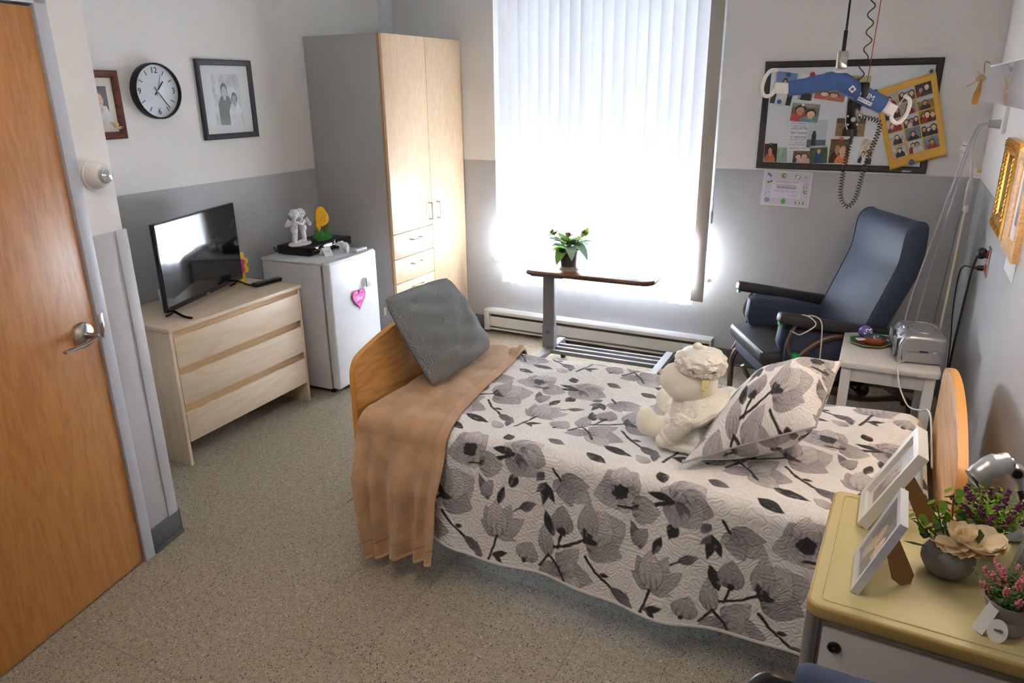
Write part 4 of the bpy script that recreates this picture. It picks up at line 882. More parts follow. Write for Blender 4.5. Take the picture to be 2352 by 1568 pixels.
# potted plant on it
pp = thing('potted_primrose', 'leafy potted plant with magenta flowers on the overbed table', 'potted plant', (1.665, -.50, .682)); pp.scale = (1.12, 1.12, 1.12)
MB().lathe([(0, .004), (.05, .004), (.062, .012), (.064, .015), (.060, .014), (.048, .008), (0, .008)], 28).build('saucer', M_('white_saucer', rgb(236, 236, 238), .3), pp)
MB().lathe([(0, .009), (.044, .009), (.058, .09), (.062, .092), (.062, .104), (.058, .104), (.055, .094), (0, .094)], 28).build('pot', M_('pot_plum_brown', rgb(60, 48, 52), .4), pp)
PLG = [M_('leaf_a', rgb(112, 160, 72), .5, tl=.08, var=.2, vscale=30), M_('leaf_b', rgb(146, 178, 150), .5, tl=.05, var=.2, vscale=30), M_('leaf_c', rgb(150, 188, 56), .5, tl=.13, var=.2, vscale=30)]
def leaf_mesh(L, Wd, droop, cup=.2, n=9, tipw=1.0):
    mb = MB()
    def f(u, v):
        s = v; w = Wd * math.sin(PI * min(1, s ** (.75 * tipw))) ** .7 if 0 < s < 1 else 0.0005
        if s < .25: w = max(.0012, w * (s / .25))
        a = droop * s * s; x = L * (s - .15 * droop * s * s); z = L * (.45 * s - .75 * a)
        return (x, (u - .5) * 2 * w, z + cup * abs(u - .5) * w * 2 + .06 * w * math.sin(s * 14))
    mb.grid(f, 4, n); return mb
for i, (az, L, Wd, dr, h, c) in enumerate(((205, .135, .034, 1.35, .10, 2), (250, .10, .036, 1.5, .10, 0), (300, .12, .026, 1.2, .12, 1), (330, .155, .027, 1.1, .13, 1), (10, .11, .024, .7, .13, 1), (40, .10, .022, .4, .12, 0), (160, .11, .026, .8, .12, 1), (120, .10, .022, .3, .12, 0), (80, .1, .02, .2, .12, 0), (275, .08, .02, .4, .12, 0), (225, .09, .02, .2, .13, 1), (190, .10, .018, .3, .13, 1), (345, .09, .018, .2, .14, 0), (20, .12, .02, .9, .10, 1), (180, .12, .022, .35, .13, 1), (0, .125, .022, .4, .13, 1), (215, .07, .02, -.1, .13, 0), (265, .06, .018, -.2, .14, 2), (310, .075, .02, -.1, .13, 0), (150, .08, .02, .0, .14, 0), (30, .085, .02, .0, .14, 2), (195, .13, .028, .9, .11, 0))):
    o = leaf_mesh(L * 1.3, Wd * 1.45, dr * .9, tipw=.8).build('leaf', PLG[c], pp); o.location = (0, 0, h); o.rotation_euler = (0, 0, R(az))
MAG = M_('magenta_petal', rgb(206, 40, 130), .5, tl=.04)
for (x, y, z, nfl, nl) in ((-.095, -.01, .205, 2, 9), (.01, -.03, .195, 7, 4), (.095, .0, .215, 1, 13)):
    MB().tube([(x * .1, 0, .10), (x * .6, y * .5, z * .75), (x, y, z - .02)], .0025, 6, sub=4).build('stem', PLG[0], pp)
    for k in range(nl):
        a = k * 2.4; o = leaf_mesh(.040, .014, .4, n=5).build('bract', PLG[2 if k % 2 else 0], pp); o.location = (x + math.cos(a) * .008, y + math.sin(a) * .008, z - .035 + .008 * (k % 4)); o.rotation_euler = (0, -R(20 * (k % 3)), a)
    for k in range(nfl):
        a = k * 2.4; mb = MB()
        for q in range(5): mb.ell((math.cos(q * 1.257) * .005, math.sin(q * 1.257) * .005, 0), (.005, .005, .0018), None, 8, 5)
        o = mb.build('flower', MAG, pp); o.location = (x + math.cos(a) * .010 * (k > 0), y - .008 + math.sin(a) * .010 * (k > 0), z + .004 + .003 * (k % 3)); o.rotation_euler = (R(55), 0, a)

# ================================================================== WHITEBOARD AND ITS PHOTOS (back wall, y = 0)
wb = thing('whiteboard', 'black framed magnetic whiteboard covered in family photos', 'whiteboard', (3.146, 0, 1.602))
bw, bh = .915, .607
FBK = M_('board_frame_black', rgb(44, 40, 40), .45)
frame_parts(wb, bw, bh, .036, .02, FBK, 0, M_('whiteboard_enamel', rgb(222, 226, 232), .12, spec=.6, coat=.3), None, 0, 0, gl=False)
o = MB().box((.36, -.0205, -.292), (.05, .002, .012), .001).build('name_plate', M_('plate_grey', rgb(120, 118, 116), .4), wb); text('brand_mark', 'Quartet', .011, M_('plate_print', rgb(230, 230, 230), .5), o, T(.36, -.0218, -.2925) @ UP)
BYF = -.0072                                             # board face
def bpt(cx, cy, s=2352 / 480.0, ox=1720, oy=120):        # pixel in the board close-up -> (x, z) on the wall
    px, py = ox + cx / s, oy + cy / s
    d = _f + _r2 * ((px - 1176) / 1683.74) + _u2 * ((784 - py) / 1683.74); t_ = (BYF + 4.7697) / d.y
    return 3.4592 + d.x * t_, 1.7685 + d.z * t_
def photo(corners, colfn, label, yo=0.0, n=56, border=None, name='photograph', curl=None, grp='photos pinned on the whiteboard'):
    """corners tl, tr, br, bl in close-up pixels"""
    q = [bpt(*c) for c in corners]; tl, tr, br, bl = q; cx = sum(a[0] for a in q) / 4; cz = sum(a[1] for a in q) / 4
    w_ = (math.dist(tl, tr) + math.dist(bl, br)) / 2; h_ = (math.dist(tl, bl) + math.dist(tr, br)) / 2; ang = math.atan2(tr[1] - tl[1] + br[1] - bl[1], tr[0] - tl[0] + br[0] - bl[0])
    t_ = thing(name, label, 'photo', (cx, BYF - yo, cz), 0, grp); t_.rotation_euler = (0, -ang, 0)
    MB().box((0, -.0005, 0), (w_, .001, h_)).build('paper', PAPER, t_)
    b = border or 0.0
    sheet('picture', w_ - 2 * b, h_ - 2 * b, colfn, PRINT, t_, n, None, None, .0013)
    return t_, w_, h_
pc = photo_cols
photo(((325, 208), (560, 245), (460, 600), (228, 570)), lambda u, v: pc(u, v, 1, (40, 52, 60), [(.5, .66, .12, (70, 50, 40), (225, 222, 228))], sky=(.6, (110, 135, 190))), 'blue snapshot of a child behind the left hook of the sling bar')
photo(((600, 240), (790, 262), (715, 560), (520, 545)), lambda u, v: pc(u, v, 4, (150, 160, 160), [(.55, .55, .16, (60, 46, 40), (40, 48, 46))], sky=(.72, (228, 228, 230))), 'white bordered portrait under the red magnet at the board top', .002, border=.006)
photo(((740, 400), (1090, 420), (1075, 578), (730, 500)), lambda u, v: pc(u, v, 5, (150, 105, 70), [(.35, .5, .16, (70, 40, 30), (200, 90, 80)), (.65, .5, .16, (60, 40, 30), (190, 110, 90))]), 'orange toned group snapshot half hidden under the blue sling bar', .001)
photo(((1145, 262), (1368, 262), (1340, 590), (1110, 580)), lambda u, v: pc(u, v, 6, (96, 104, 66), [(.4, .55, .13, (50, 40, 30), (180, 60, 60)), (.66, .5, .12, (70, 50, 40), (40, 40, 60))], sky=(.75, (170, 180, 130))), 'tall garden snapshot behind the coiled cord')
photo(((495, 568), (808, 585), (770, 795), (465, 768)), lambda u, v: pc(u, v, 7, (120, 110, 100), [(.32, .62, .19, (56, 34, 26), (190, 76, 80)), (.72, .45, .18, (60, 36, 30), (110, 150, 160))], sky=(.8, (150, 150, 140))), 'snapshot of two long-haired girls in glasses', .003)
def letter(u, v):
    c = np.tile(L3(222, 224, 230), (len(u), 1)); rows = (np.mod(v * 34, 1) < .38) & (u < .5) & (u > .06) & (v > .06) & (v < .9) & (np.mod(v * 34 // 5, 1) == 0) & (vnoise(u, v, 60, 3) > .25) & (np.floor(v * 34) % 5 != 4); c[rows] = L3(120, 122, 128)
    m = (u > .5) & (v > .10) & (v < .32); c[m] = np.outer(.8 + .4 * vnoise(u, v, 20, 2)[m], L3(90, 104, 116)); m = (u > .5) & (v >= .32) & (v < .86); c[m] = np.outer(.94 + .1 * vnoise(u, v, 5, 2)[m], L3(196, 204, 212))
    m = (np.abs(u - .68) < .055) & (v > .13) & (v < .46); c[m] = L3(44, 48, 56); m = ((u - .68) / .045) ** 2 + ((v - .5) / .05) ** 2 < 1; c[m] = L3(50, 54, 62); return c
photo(((465, 690), (895, 700), (858, 1110), (425, 1110)), letter, 'printed page with lines of text and a lone standing figure', .001, 60, name='printed_letter')
photo(((990, 740), (1318, 745), (1297, 948), (972, 943)), lambda u, v: pc(u, v, 9, (150, 122, 88), [(.5, .62, .12, (80, 50, 36), (50, 34, 40))], sky=(.7, (96, 84, 66))), 'earthy outdoor snapshot of a woman behind the hanging remote')
photo(((175, 1030), (318, 1025), (312, 1232), (176, 1230)), lambda u, v: pc(u, v, 10, (70, 36, 24), [(.45, .6, .2, (40, 24, 20), (190, 110, 60))]), 'dark orange snapshot in the lower left board corner', .002)
photo(((320, 1075), (425, 1065), (432, 1232), (318, 1232)), lambda u, v: np.outer(.8 + .4 * vnoise(u, v, 9, 4), L3(150, 172, 160)) * np.where(np.abs(u - v * .7) < .1, 1.25, 1)[:, None], 'pale green card beside the dark orange snapshot', .001, name='greeting_card')
photo(((497, 1104), (700, 1108), (688, 1248), (495, 1240)), lambda u, v: pc(u, v, 11, (120, 90, 80), [(.3, .5, .18, (70, 50, 40), (60, 70, 90)), (.65, .55, .2, (80, 60, 50), (220, 180, 170))]), 'snapshot of two people close together at the board bottom')
photo(((690, 1060), (885, 1040), (880, 1250), (682, 1245)), lambda u, v: pc(u, v, 12, (70, 96, 50), [(.52, .7, .12, (110, 80, 60), (50, 76, 120))], sky=(.88, (180, 190, 190))), 'snapshot of a person in a blue suit before green hedges', .002)
photo(((925, 975), (1140, 980), (1110, 1252), (893, 1245)), lambda u, v: pc(u, v, 13, (110, 84, 44), [(.4, .6, .17, (110, 80, 60), (60, 30, 26)), (.68, .48, .17, (220, 180, 110), (235, 130, 70))]), 'warm snapshot of a grandparent hugging a toddler', .001)
photo(((1295, 965), (1450, 1000), (1365, 1262), (1200, 1240)), lambda u, v: pc(u, v, 14, (205, 190, 176), [(.3, .36, .1, (40, 36, 40), (40, 40, 48)), (.55, .42, .1, (50, 40, 40), (226, 224, 230)), (.8, .34, .1, (40, 36, 40), (44, 44, 52))]), 'tilted snapshot of three people by the cord loop', .002)
# yellow sheet with fifteen pictures
ys = thing('yellow_photo_sheet', 'curled golden yellow sheet with a grid of small photos', 'photo collage', (0, 0, 0))
tl, tr, br, bl = bpt(1405, 440), bpt(2105, 215), bpt(2225, 1150), bpt(1590, 1322)
def ysp(a, b, off):   # a across 0..1, b down 0..1
    x = (1 - b) * ((1 - a) * tl[0] + a * tr[0]) + b * ((1 - a) * bl[0] + a * br[0]); z = (1 - b) * ((1 - a) * tl[1] + a * tr[1]) + b * ((1 - a) * bl[1] + a * br[1])
    lift = .016 + .022 * a * a + .016 * b * (1 - b) + .012 * b * (a - .5) ** 2 * 4
    return (x, BYF - lift - off, z)
mb = MB(); mb.grid(lambda u, v: ysp(u, 1 - v, 0), 24, 30); o = mb.build('sheet', M_('golden_card', rgb(226, 172, 74), .5), ys); md = o.modifiers.new('t', 'SOLIDIFY'); md.thickness = .0008
for r in range(5):
    for c in range(3):
        seed = 20 + r * 3 + c; rr_ = np.random.default_rng(seed); a0, a1 = .10 + c * .275, .10 + c * .275 + .255; b0, b1 = .085 + r * .160, .085 + r * .160 + .148
        n = 42; u, v = np.meshgrid(np.linspace(0, 1, n + 1), np.linspace(0, 1, n + 1)); u = u.ravel(); v = v.ravel()
        bgc = [(120, 130, 140), (96, 84, 60), (170, 160, 160), (150, 120, 50), (60, 56, 60), (190, 180, 176)][rr_.integers(6)]; np_ = rr_.integers(1, 4)
        ppl = [(.5 + (k - (np_ - 1) / 2) * .3 + rr_.uniform(-.05, .05), rr_.uniform(.5, .68), rr_.uniform(.12, .19), ((50, 36, 30), (30, 26, 26), (120, 90, 60))[rr_.integers(3)], ((60, 60, 70), (200, 200, 206), (150, 50, 50), (40, 50, 80), (90, 70, 60))[rr_.integers(5)]) for k in range(np_)]
        mb = MB(); mb.grid(lambda s, q: ysp(a0 + (a1 - a0) * s, b1 + (b0 - b1) * q, .0012), n, n); me = mb.mesh('picture'); set_print(me, np.clip(pc(u, v, seed, bgc, ppl, sky=((.7, (176, 196, 210)) if seed % 2 else None)), 0, 1)); link('picture', me, PRINT, ys)
# magnets
def magnet(cx, cy, col, label, r=.0125, lift=0.0, metal=0, cam=2352 / 480.0):
    x, z = bpt(cx, cy); t_ = thing('round_magnet', label, 'magnet', (x, BYF - lift, z), 0, 'magnets on the whiteboard'); m = M_('magnet_%d_%d_%d' % col, rgb(*col), .25, metal, spec=.6)
    MB().lathe([(r, .0015), (r, .006), (r * .85, .0085), (r * .35, .0095), (0, .0095)], 20, RX(PI / 2)).build('cap', m, t_); MB().lathe([(r * .86, 0), (r * .86, .0016)], 16, RX(PI / 2)).build('disc', DGREY, t_)
BLU = (50, 96, 160); REDC = (206, 40, 38); GRC = (30, 130, 80)
magnet(448, 250, BLU, 'blue magnet on the top left snapshot', lift=.002); magnet(345, 555, BLU, 'blue magnet at the foot of the top left snapshot', lift=.002); magnet(718, 252, REDC, 'large red magnet near the board top', .0145, .004)
magnet(1228, 305, REDC, 'small red magnet on the garden snapshot', .010, .002); magnet(615, 590, (232, 230, 236), 'white magnet above the two girls', .0095, .005); magnet(252, 1035, GRC, 'green magnet in the lower left corner', .0095, .004)
magnet(1043, 972, REDC, 'red magnet above the warm grandparent snapshot', .0095, .003); magnet(1215, 775, GRC, 'green magnet beside the hanging remote', .009, .002); magnet(712, 815, (226, 226, 230), 'tiny white magnet on the printed page', .006, .003)
magnet(1832, 1230, BLU, 'blue magnet at the foot of the yellow sheet', .0145, .036)
for cx, cy, lb, lf in ((1430, 436, 'steel ring magnet at the yellow sheet left corner', .020), (2052, 216, 'steel ring magnet at the yellow sheet right corner', .040)):
    x, z = bpt(cx, cy); t_ = thing('ring_magnet', lb, 'magnet', (x, BYF - lf, z), 0, 'magnets on the whiteboard'); MB().lathe([(.0145, 0), (.0145, .007), (.010, .008), (.009, .004)], 22, RX(PI / 2), cap=False).build('ring', CHROME, t_); MB().lathe([(.009, .001), (.009, .005), (0, .005)], 18, RX(PI / 2)).build('core', DGREY, t_)
# certificate under the board
ce = thing('certificate', 'white award certificate with green sport icons taped below the whiteboard', 'certificate', (2.876, -.0005, 1.180), 0); ce.rotation_euler = (0, R(1.5), 0)
MB().box((0, -.0008, 0), (.279, .0014, .209)).build('sheet', M_('laminate_white', rgb(226, 222, 230), .25), ce)
MB().box((0, -.0018, -.0), (.262, .0006, .192)).build('tint', M_('certificate_tint', rgb(204, 200, 210), .3), ce)
MB().box((.0, -.0024, -.004), (.176, .0006, .105)).build('text_field', M_('certificate_field', rgb(218, 214, 228), .3), ce)
MB().box((0, -.003, .012), (.118, .0006, .026)).build('name_field', M_('certificate_namefield', rgb(196, 192, 198), .3), ce)
CI = M_('certificate_ink', rgb(52, 50, 92), .5); CG = M_('certificate_green', rgb(70, 160, 50), .5); CB = M_('certificate_blue', rgb(110, 128, 178), .5); BI = M_('black_ink', rgb(16, 14, 18), .5); GI = M_('grey_ink', rgb(126, 122, 130), .5)
text('heading', 'OLYMPIADES DE ST-SIMÉON', .0098, CI, ce, T(0, -.0032, .041) @ UP, sp=1.05); scribble('subheading', .034, .003, GI, ce, T(0, -.0032, .0315), 9)
scribble('lettering', .085, .003, GI, ce, T(0, -.0036, .020), 20); text('handwriting', 'Mme Monique Lavoie', .0125, BI, ce, T(0, -.0036, .008) @ UP, shear=.35)
scribble('lettering', .14, .0026, GI, ce, T(0, -.0032, -.0105), 34); scribble('lettering', .15, .0026, GI, ce, T(0, -.0032, -.0165), 36)
MB().tube([(.018 + i * .0028, -.0032, -.036 + .0016 * math.sin(i * 2.3) + .001 * math.sin(i * 5.1)) for i in range(20)], .0005, 4).build('signature', CI, ce); scribble('lettering', .024, .0022, GI, ce, T(.045, -.0032, -.0425), 7)
def disc(nm, x, z, r, m, k=.0026, sx=1.0, ang=0): return MB().lathe([(r, 0), (r, .0006), (0, .0006)], 24, T(x, -k, z) @ RY(-R(ang)) @ RX(PI / 2), False, sx, 1).build(nm, m, ce)
LW = M_('icon_white', rgb(232, 230, 236), .4)
disc('ball_icon', -.022, .077, .0135, CG); disc('ball_icon', -.0185, .078, .006, LW, .0032); text('icon_numeral', '8', .006, CI, ce, T(-.0185, -.004, .078) @ UP)
disc('ball_icon', .1105, -.012, .0105, CG); disc('ball_icon', .1125, -.011, .0045, LW, .0032)
disc('rugby_icon', .058, .074, .010, CG, .0026, 1.55, -25); disc('rugby_icon', .058, .074, .009, LW, .0032, 1.0)
disc('soccer_icon', .1055, .074, .0135, LW)
for a in range(5): disc('soccer_patch', .1055 + math.cos(a * 1.257 + .3) * .009, .074 + math.sin(a * 1.257 + .3) * .009, .0036, CB, .0033)
disc('soccer_patch', .1055, .074, .0036, CB, .0033)
disc('volleyball_icon', -.105, -.072, .0135, CB)
for k in range(3): MB().tube([(-.105 + math.cos(k * 2.09 + j * .5) * j * .0045, -.0034, -.072 + math.sin(k * 2.09 + j * .5) * j * .0045) for j in range(4)], .0009, 4).build('volleyball_seam', LW, ce)
for x, z in ((-.1105, .082), (-.0985, .074)): disc('glove_icon', x, z, .0085, CB, .0026, .85)
for x, z in ((-.108, .034), (-.090, .041)): disc('dumbbell_icon', x, z, .0065, CG)
MB().box((0, 0, 0), (.018, .0008, .007), 0, T(-.099, -.0029, .0375) @ RY(-R(22))).build('dumbbell_icon', CG, ce)
disc('kettlebell_icon', -.008, -.078, .0128, CG); MB().tube([(-.013, -.003, -.067), (-.012, -.003, -.058), (-.003, -.003, -.058), (-.003, -.003, -.067)], .0016, 5).build('kettlebell_icon', CG, ce)
for x in (.066, .104): disc('barbell_icon', x, -.079, .0085, CG, .0026, .8)
for x in (.072, .097): disc('barbell_icon', x, -.079, .0075, LW, .0031, .7)
MB().box((.085, -.0029, -.079), (.014, .0008, .006)).build('barbell_icon', CG, ce)
for x, z in ((.099, .018), (.114, .020)): MB().tube([(x, -.0028, z), (x + .004, -.0028, z - .011)], .002, 5).build('skipping_rope_icon', CB, ce)
MB().tube([(.099, -.0028, .02), (.103, -.0028, .032), (.112, -.0028, .036), (.114, -.0028, .022)], .0006, 4, sub=4).build('skipping_rope_icon', GI, ce)
for x, z, a in ((-.118, -.036, 30), (-.094, -.026, -30)): MB().box((0, 0, 0), (.010, .0008, .003), 0, T(x, -.0029, z) @ RY(R(a))).build('racket_icon', CG, ce)
MB().tube([(-.116, -.0028, -.034), (-.112, -.0028, -.024), (-.104, -.0028, -.022), (-.098, -.0028, -.024)], .0006, 4, sub=4).build('racket_icon', GI, ce)

# ================================================================== CEILING LIFT
lf = thing('patient_lift_bar', 'blue padded lift bar with white hooks hanging from a ceiling strap', 'patient lift', (3.221, -1.674, 1.786), R(21))
BLUF = M_('blue_nylon', rgb(70, 102, 164), .75, var=.12, vscale=30, bump=.3, bscale=260); HKW = M_('hook_white', rgb(228, 226, 224), .35)
# sleeve: swept flattened tube
path = [Vector(p) for p in ((-.178, 0, -.026), (-.12, 0, -.018), (-.05, 0, -.006), (0, 0, -.002), (.045, 0, -.024), (.10, 0, -.055), (.170, 0, -.088))]
MB().tube(path, .03, 18, rr=[.027, .028, .031, .034, .034, .032, .032, .031], sub=6, flat=1.0).build('padded_sleeve', BLUF, lf)
for sx, e, an in ((-1, Vector((-.178, 0, -.026)), R(4)), (1, Vector((.170, 0, -.088)), R(28))):
    Mx = T(*e) @ RY(an) @ SCL(sx, 1, 1)
    o = MB().box((.022, 0, 0), (.052, .034, .040), .006, Mx).build('bar_end', HKW, lf)
    MB().tube([(.040, 0, .014), (.052, 0, -.022), (.078, 0, -.030), (.092, 0, -.008), (.088, 0, .030), (.072, 0, .058), (.046, 0, .062)], .0072, 8, sub=5, M=Mx).build('hook', HKW, lf)
    MB().tube([(.05, 0, .056), (.046, 0, .010)], .0028, 6, M=Mx).build('spring_gate', CHROME, lf)
MB().lathe([(.026, .026), (.026, .034), (.018, .04), (.012, .042)], 20).build('swivel_cap', HKW, lf)
MB().box((.004, 0, .072), (.036, .030, .062), .008).build('strap_coupler', M_('polished_steel', rgb(200, 196, 190), .12, 1.0), lf, 'polished steel strap coupler')
MB().lathe([(.012, 0), (.012, .004), (.006, .004)], 16, T(.004, -.016, .072) @ RX(PI / 2)).build('coupler_eye', CHROME, lf)
MB().box((.005, 0, .135), (.014, .010, .075), .004).build('strap_sewn_end', BLACK, lf); MB().box((.006, .0, .50), (.007, .003, .67)).build('lift_strap', M_('strap_black', rgb(34, 33, 36), .8), lf)
MB().box((.02, 0, .82), (.22, .16, .035), .01).build('carriage', HKW, lf)
text('lettering', 'BHM', .027, HKW, lf, T(.098, -.0335, -.053) @ RY(R(25)) @ UP, .001); MB().box((0, 0, 0), (.056, .002, .013), 0, T(.092, -.0335, -.073) @ RY(R(25))).build('name_patch', HKW, lf); text('lettering', 'MEDICAL INC.', .0088, BLUF, lf, T(.092, -.0352, -.073) @ RY(R(25)) @ UP, .0006)
MB().prism([(-.014, 0), (0, .014), (.014, 0), (0, -.014)], .031, .0335, T(.043, 0, -.030) @ UP).build('emblem', HKW, lf); MB().prism([(-.007, 0), (0, .007), (.007, 0), (0, -.007)], .0335, .0342, T(.043, 0, -.030) @ UP).build('emblem', BLUF, lf)
MB().box((.088, -.02, -.032), (.026, .036, .052), .006, None).build('velcro_strap', BLACK, lf)
# hand control hung on it with its cord
hc = thing('lift_hand_control', 'black lift hand control on a long coiled cord', 'remote', (3.302, -1.645, 1.660), R(12))
MB().prism([(-.020, .085), (.020, .085), (.027, .05), (.025, -.02), (.016, -.048), (-.016, -.048), (-.025, -.02), (-.027, .05)], -.012, .012, T(-.014, .02, 0) @ UP, b=.004).build('body', GB, hc)
for x, z in ((-.02, .0), (.02, .004), (-.016, -.03), (.016, -.03)): MB().lathe([(.0038, .012), (.0038, .0145), (0, .0145)], 8, T(x - .014, .02, z) @ RX(PI / 2)).build('key', CHROME, hc)
MB().lathe([(.0085, .012), (.0085, .0145), (0, .0145)], 12, T(-.014, .02, -.012) @ RX(PI / 2)).build('key', M_('key_light_grey', rgb(180, 182, 188), .4), hc)
def coil(path, r, turns, tr, n=7):
    C = catmull([Vector(p) for p in path], 24); Ls = [0]
    for a, b in zip(C[:-1], C[1:]): Ls.append(Ls[-1] + (b - a).length)
    out = []; N = int(turns * n)
    for i in range(N + 1):
        s = Ls[-1] * i / N; k = max(0, min(len(C) - 2, next((q for q in range(len(Ls) - 1) if Ls[q + 1] >= s), len(C) - 2)))
        p = C[k].lerp(C[k + 1], (s - Ls[k]) / max(1e-9, Ls[k + 1] - Ls[k])); t_ = (C[k + 1] - C[k]).normalized(); x = Vector((0, 1, 0)).cross(t_); x = x.normalized() if x.length > .1 else Vector((1, 0, 0)); y = t_.cross(x)
        a = 2 * PI * turns * i / N; out.append(p + x * (r * math.cos(a)) + y * (r * math.sin(a)))
    return MB().tube(out, tr, 5)
CB_ = M_('cord_black', rgb(28, 28, 31), .5)
coil([(-.012, .0, -.06), (-.02, 0, -.13), (-.026, 0, -.24), (-.022, 0, -.30), (.005, 0, -.335), (.03, 0, -.30), (.042, 0, -.22), (.056, 0, -.14), (.078, 0, -.05), (.070, 0, -.018), (.03, 0, -.006), (.012, 0, .0)], .0085, 62, .0018).build('coiled_cord', CB_, hc)
MB().tube([(-.012, .012, -.05), (-.012, .0, -.10)], .005, 8).build('strain_relief', BLACK, hc)
# upper cord and red pull cord
uc = thing('lift_power_cord', 'wavy black coiled cord rising from the lift bar to the ceiling', 'cord', (3.302, -1.64, 1.75))
coil([(0, 0, 0), (-.01, 0, .06), (.0, 0, .16), (-.004, .0, .3), (.002, 0, .5), (.0, 0, .86)], .011, 15, .0022, 12).build('cord', CB_, uc)
rc = thing('red_pull_cord', 'thin red emergency cord hanging beside the lift strap', 'cord', (3.315, -1.628, 1.73))
MB().tube([(0, 0, 0), (.006, 0, .2), (.012, 0, .45), (.016, 0, .88)], .0016, 5, sub=5).build('cord', M_('red_cord', rgb(190, 40, 44), .6), rc); MB().ell((0, 0, 0), .006).build('bead', M_('red_cord', rgb(190, 40, 44), .6), rc)
struct(MB().box((3.25, -2.4, CH - .02), (.09, 4.2, .04), .004).build('trim_lift_rail', WHITE))

# ================================================================== RECLINER
NAVY = M_('navy_vinyl', rgb(58, 68, 90), .55, bump=.12, bscale=500, spec=.45); BVN = M_('black_vinyl', rgb(46, 46, 49), .5, bump=.1, bscale=300, spec=.5); TUB = M_('bronze_tube', rgb(112, 94, 84), .35, .5); GTAB = M_('green_tab', rgb(30, 176, 84), .45)
rc_ = thing('recliner', 'navy vinyl geriatric recliner with black armrests in the far corner', 'recliner', (3.35, -.55, 0), R(-60.6))
XY = Matrix(((0, 0, 1, 0), (1, 0, 0, 0), (0, 1, 0, 0), (0, 0, 0, 1)))      # polygon (y, z) extruded along x
def smooth_poly(P, sub=4): return [(p.x, p.y) for p in catmull([Vector((a, b, 0)) for a, b in P], sub, True)]
bp = smooth_poly([(-.13, .44), (-.084, .53), (-.01, .72), (.048, .87), (.072, .95), (.082, 1.07), (.105, 1.118), (.145, 1.135), (.180, 1.122), (.193, 1.08), (.192, .93), (.165, .84), (.10, .69), (.045, .56), (-.02, .43)], 3)
o = MB().prism(bp, -.25, .25, XY, b=.014, seg=3).build('backrest', NAVY, rc_)
for s in (-1, 1): MB().tube([XY @ Vector((p[0], p[1], s * .243)) for p in bp], .0035, 5, closed=True).build('piping', NAVY, o)
def seatf(u, v, top):
    x = (u - .5) * .53; y = -.565 + v * .50; e = min(1, min(u, 1 - u) * 12) ; f = min(1, v * 9)
    return (x, y, (.425 + .068 * (e ** .5) * (.55 + .45 * f ** .5) - .012 * math.sin(PI * u) * math.sin(PI * v)) if top else .40)
mb = MB(); mb.box((0, -.31, .44), (.53, .52, .085), .028, seg=4); o = mb.build('seat_cushion', BVN, rc_)
MB().tube([(-.25, -.567, .478), (.25, -.567, .478)], .004, 6).build('seat_piping', BVN, o)
MB().box((0, -.555, .452), (.50, .05, .06), .022, seg=3).build('front_flap', BVN, o)
MB().box((0, -.30, .36), (.50, .48, .08), .02).build('seat_base', NAVY, rc_)
for s in (-1, 1):
    bl = smooth_poly([(-.475, .48), (-.490, .59), (-.44, .655), (-.10, .590), (-.05, .56), (-.06, .45), (-.30, .43)], 2)
    MB().prism(bl, -.032, .032, T(s * .232, 0, 0) @ XY, b=.014, seg=3).build('side_bolster', NAVY, rc_)
    MB().prism([(-.475, .33), (-.475, .53), (-.45, .62), (-.02, .55), (.05, .50), (.05, .33)], -.012, .012, T(s * .285, 0, 0) @ XY, b=.005).build('side_panel', NAVY, rc_)
    a = math.atan2(-.1, .55)
    o = MB().box((0, 0, 0), (.066, .585, .052), .016, T(s * .31, -.245, .636) @ RX(a), seg=3).build('armrest', BVN, rc_)
    MB().prism([(-.012, 0), (.012, 0), (.014, -.018), (-.010, -.022)], -.008, .008, T(s * .31, -.522, .668) @ UP).build('release_tab', GTAB, o)
    MB().tube([(s * .312, -.44, .648), (s * .316, -.475, .56), (s * .322, -.462, .50), (s * .330, -.42, .455)], .009, 8, sub=5).build('arm_post', TUB, rc_)
    MB().tube([(s * .312, -.52, .30), (s * .312, -.44, .44), (s * .312, -.33, .545), (s * .312, -.20, .583), (s * .312, -.02, .57), (s * .312, .08, .47), (s * .312, .13, .30), (s * .312, .18, .20)], .0165, 10, sub=6).build('side_tube', TUB, rc_)
    o = MB().box((s * .312, -.425, .468), (.030, .035, .055), .005, None).build('clamp', M_('clamp_brown', rgb(70, 58, 52), .5), rc_); MB().prism([(-.022, .03), (.014, .032), (.012, .014), (-.012, .012), (-.016, -.05), (-.026, -.05)], -.010, .010, T(s * .345, -.435, .472) @ RZ(R(20)) @ UP).build('clamp_lever', GTAB, o)
    MB().tube([(s * .24, -.55, .09), (s * .24, -.548, .27), (s * .24, -.50, .335), (s * .24, -.38, .32), (s * .24, -.05, .21), (s * .24, .20, .20), (s * .24, .25, .16), (s * .24, .25, .08)], .0165, 10, sub=6).build('base_tube', TUB, rc_)
    MB().tube([(s * .20, -.50, .24), (s * .20, -.44, .15), (s * .20, -.32, .14), (s * .20, -.24, .22)], .013, 8, sub=5).build('leg_loop', TUB, rc_)
    for y in (-.55, .25):
        o = MB().lathe([(.038, -.013), (.044, -.009), (.044, .009), (.038, .013)], 20, T(s * .24, y, .044) @ RY(PI / 2)).build('caster', BLACK, rc_); MB().box((s * .24, y, .075), (.036, .03, .05), .006).build('caster_fork', CHROME, o)
for y, z in ((-.45, .30), (.0, .205), (.2, .2)): MB().tube([(-.24, y, z), (.24, y, z)], .012, 8).build('cross_tube', TUB, rc_)
MB().box((0, 0, 0), (.36, .05, .28), .018, T(0, -.36, .225) @ RX(R(-14)), seg=3).build('leg_rest', NAVY, rc_)
